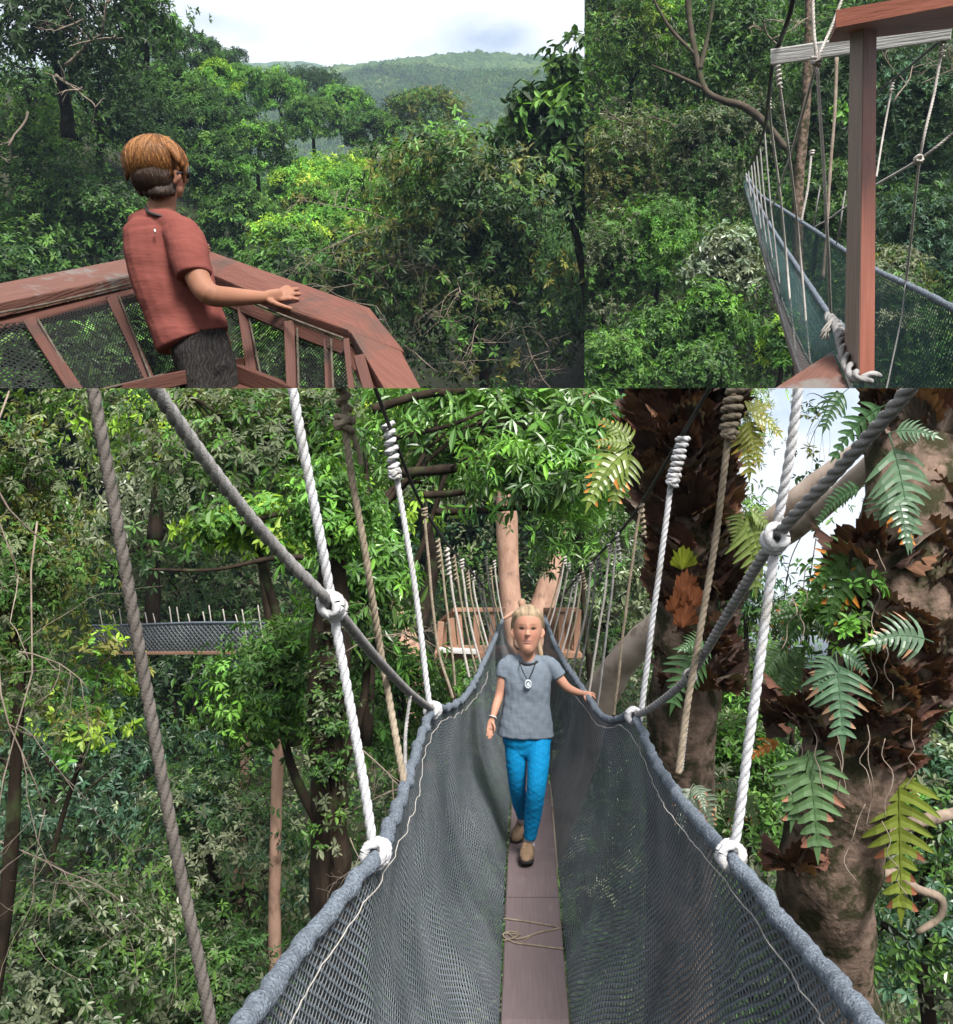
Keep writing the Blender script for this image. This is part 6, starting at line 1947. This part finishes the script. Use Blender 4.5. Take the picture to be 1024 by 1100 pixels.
sheet('ground', 'B', zb, np.linspace(-45, 45, 140), np.linspace(-6, 62, 140), 'soil')
M_['hill'] = surf('hill_forest', (.022, .05, .016), (.06, .105, .028), .22, .95, .8, 1.2, (.10, .15, .04), .035, (.5, .62))
sheet('valley_ground', 'L', zl, np.linspace(-90, 60, 150), np.concatenate([np.linspace(27, 60, 60), np.linspace(61, 170, 80)]), 'soil')
sheet('gorge_ground', 'R', zr, np.linspace(0, 48, 80), np.linspace(30, 75, 80), 'soil')


def zh0(x, y):
    t = np.clip((y - 170) / 150, 0, 1)
    ridge = 1.4 + 1.3 * np.sin(x * .035 + .9) + .9 * np.sin(x * .085 + 2) - .0002 * (x - 10) ** 2
    low = -25
    z = low + (ridge - low) * (t ** 1.15)
    z = z + (4.5 * np.sin(x * .06 + y * .03) + 3 * np.sin(x * .11 - y * .05 + 1)) * np.sin(t * 3.14)
    b = noise(np.stack([x, y, 0 * x], -1), .55)
    return z + (.9 * np.abs(b) + .6 * noise(np.stack([x, y, 0 * x + 3], -1), 1.1)) - np.clip(y - 320, 0, None) * .25


def zh(x, y):
    return 2.2 * zh0(x / 2.2, y / 2.2)


sheet('hill', 'L', zh, np.linspace(-290, 160, 420), np.linspace(370, 760, 300), 'hill')
sheet('far_hills', 'L', lambda x, y: -4 + 18 * np.exp(-((x + 330) / 60) ** 2) + 9 * np.exp(-((x + 215) / 50) ** 2) + 1.6 * noise(np.stack([x, y, 0 * x], -1), .08) - np.abs(y - 1200) * .5, np.linspace(-650, 120, 200), np.linspace(1080, 1320, 40), 'hill')


def scatter(name, panel, zf, n, xr, yr, hgt, leaf, pal, seed, m='leaf_dull', clump=.5):
    """undergrowth / far forest: leaf clumps all over a slope, one uncountable mass"""
    rs = np.random.default_rng(seed)
    x, y = rs.uniform(*xr, n), yr[0] + (yr[1] - yr[0]) * rs.random(n) ** .8
    base = np.column_stack([x, y, zf(x, y)])
    lump = noise(np.column_stack([x, y, 0 * x]), clump)
    base[:, 2] += hgt * rs.random(n) * (1 + .6 * lump)
    B = LW(panel, base)
    rel = B - CAM
    yy = rel @ FA
    vis = (np.abs((rel @ XA) / yy) < .52) & inside(panel, B, .2) & (np.abs((rel @ UA) / yy) < .56) & (yy > 1)
    B, lump, yy = B[vis], lump[vis], yy[vis]
    k = len(B)
    W = 7
    h, u = FR[panel]
    pc = palette(pal)
    c = pc[rs.integers(0, len(pc), k)] * (1 + .4 * lump[:, None]).clip(.5, 1.6)
    ax = nrm(rs.normal(size=(k, W, 3)) + u * .2)
    nor = u * 1.0 + rs.normal(0, .5, (k, W, 3)) - h * .5
    ln = np.broadcast_to((leaf * yy / F)[:, None], (k, W)) * np.exp(rs.normal(0, .3, (k, W)))
    b = B[:, None] + rs.normal(0, 1, (k, W, 3)) * ln[..., None] * .9
    mb = MB()
    blades(mb, b.reshape(-1, 3), ax.reshape(-1, 3), nor.reshape(-1, 3), ln.ravel(), ln.ravel() * .5, np.repeat(c, W, 0) * np.exp(rs.normal(0, .15, (k * W, 1))), False)
    return tag(mb.build(name, M_[m], None, panel, 'clamp', smooth=False), kind='stuff')


scatter('undergrowth', 'B', zb, 70000, (-32, 32), (8, 58), 3.0, 6, 'dark+blue+mid+grey', 71)
scatter('valley_undergrowth', 'L', zl, 60000, (-70, 30), (28, 165), 2.5, 3.6, 'dark+mid', 72)
scatter('gorge_undergrowth', 'R', zr, 26000, (3, 40), (38, 68), 2.2, 5.5, 'dark+mid', 73)
scatter('far_forest', 'L', zh, 80000, (-250, 100), (375, 650), .5, 1.6, 'dark+mid+mid+olive', 74, clump=.11)

# haze
def haze(dens, col):
    m, t, N, L = nt('haze')
    out = N.new('ShaderNodeOutputMaterial')
    v = N.new('ShaderNodeVolumePrincipled')
    v.inputs['Color'].default_value = (*col, 1)
    v.inputs['Density'].default_value = dens
    v.inputs['Anisotropy'].default_value = 0.0
    L.new(v.outputs[0], out.inputs['Volume'])
    c, s = (0, 690, 360), (1500, 1400, 764)
    bm = bmesh.new()
    bmesh.ops.create_cube(bm, size=1)
    me = bpy.data.meshes.new('haze')
    bm.to_mesh(me); bm.free()
    me.materials.append(m)
    o = bpy.data.objects.new('haze', me)
    o.location, o.scale = c, s
    COL.objects.link(o)
    tag(o, kind='stuff')


USE_HAZE = True
if USE_HAZE:
    haze(.00036, (.55, .72, 1))

# world
SUN_EL, SUN_AZ = 46, 158          # high, behind the camera
w = bpy.data.worlds.new('World')
scn.world = w
w.use_nodes = True
N, L = w.node_tree.nodes, w.node_tree.links
N.clear()
out = N.new('ShaderNodeOutputWorld')
bg = node(N, 'ShaderNodeBackground', i_Strength=.075)
sky = N.new('ShaderNodeTexSky')
sky.sky_type = 'NISHITA'
sky.sun_disc = False
sky.sun_elevation = math.radians(SUN_EL)
sky.sun_rotation = math.radians(SUN_AZ)
tc = N.new('ShaderNodeTexCoord')
mp = node(N, 'ShaderNodeMapping')
mp.inputs['Scale'].default_value = (1, 1, 2.2)
L.new(tc.outputs['Generated'], mp.inputs[0])
nz = node(N, 'ShaderNodeTexNoise', i_Scale=4.5, i_Detail=8.0, i_Roughness=.55)
L.new(mp.outputs[0], nz.inputs['Vector'])
rp = ramp(N, [(.37, (0, 0, 0)), (.52, (1, 1, 1))])
L.new(nz.outputs['Fac'], rp.inputs[0])
mx = N.new('ShaderNodeMix'); mx.data_type = 'RGBA'
L.new(rp.outputs[0], mx.inputs[0])
pale = N.new('ShaderNodeMix'); pale.data_type = 'RGBA'
pale.inputs[0].default_value = .55
L.new(sky.outputs[0], pale.inputs[6])
pale.inputs[7].default_value = (4.2, 4.7, 5.2, 1)
L.new(pale.outputs[2], mx.inputs[6])
mx.inputs[7].default_value = (6.8, 6.9, 7.0, 1)
sep = N.new('ShaderNodeSeparateXYZ')
L.new(tc.outputs['Generated'], sep.inputs[0])
mr = node(N, 'ShaderNodeMapRange')
mr.inputs[1].default_value, mr.inputs[2].default_value = -.06, .01
L.new(sep.outputs[2], mr.inputs[0])
gnd = N.new('ShaderNodeMix'); gnd.data_type = 'RGBA'      # below the horizon: forest floor, not sky
L.new(mr.outputs[0], gnd.inputs[0])
gnd.inputs[6].default_value = (.35, .42, .25, 1)
L.new(mx.outputs[2], gnd.inputs[7])
L.new(gnd.outputs[2], bg.inputs[0])
L.new(bg.outputs[0], out.inputs[0])

sun = bpy.data.lights.new('sun', 'SUN')
sun.energy = 3.8
sun.angle = math.radians(20)
sun.color = (1, .96, .9)
so = bpy.data.objects.new('sun', sun)
COL.objects.link(so)
# sky sun_rotation is measured clockwise from +Y
az, el = math.radians(SUN_AZ), math.radians(SUN_EL)
dv = Vector((math.sin(az) * math.cos(el), math.cos(az) * math.cos(el), math.sin(el)))
so.rotation_euler = (-dv).to_track_quat('-Z', 'Y').to_euler()
so.location = (0, -10, 60)

# camera
cam = bpy.data.cameras.new('camera')
cam.sensor_fit = 'HORIZONTAL'
cam.sensor_width = 36
cam.lens = 36 * F / 1024
cam.clip_start = .05
cam.clip_end = 3000
co = bpy.data.objects.new('camera', cam)
co.location = CAM
co.rotation_euler = (math.pi / 2 + PITCH, 0, 0)
COL.objects.link(co)
scn.camera = co
vs = scn.view_settings
scn.display_settings.display_device = 'sRGB'
vs.view_transform = 'Standard'
vs.look = 'None'
vs.exposure = 1.35
vs.gamma = 1
cy = scn.cycles
cy.max_bounces = 5
cy.diffuse_bounces = 2
cy.glossy_bounces = 2
cy.transmission_bounces = 3
cy.transparent_max_bounces = 12
cy.volume_bounces = 0
cy.caustics_reflective = cy.caustics_refractive = False
cy.use_denoising = True
cy.use_adaptive_sampling = True
cy.adaptive_threshold = .015
for o in scn.objects:
    if 'org' in o:
        del o['org']
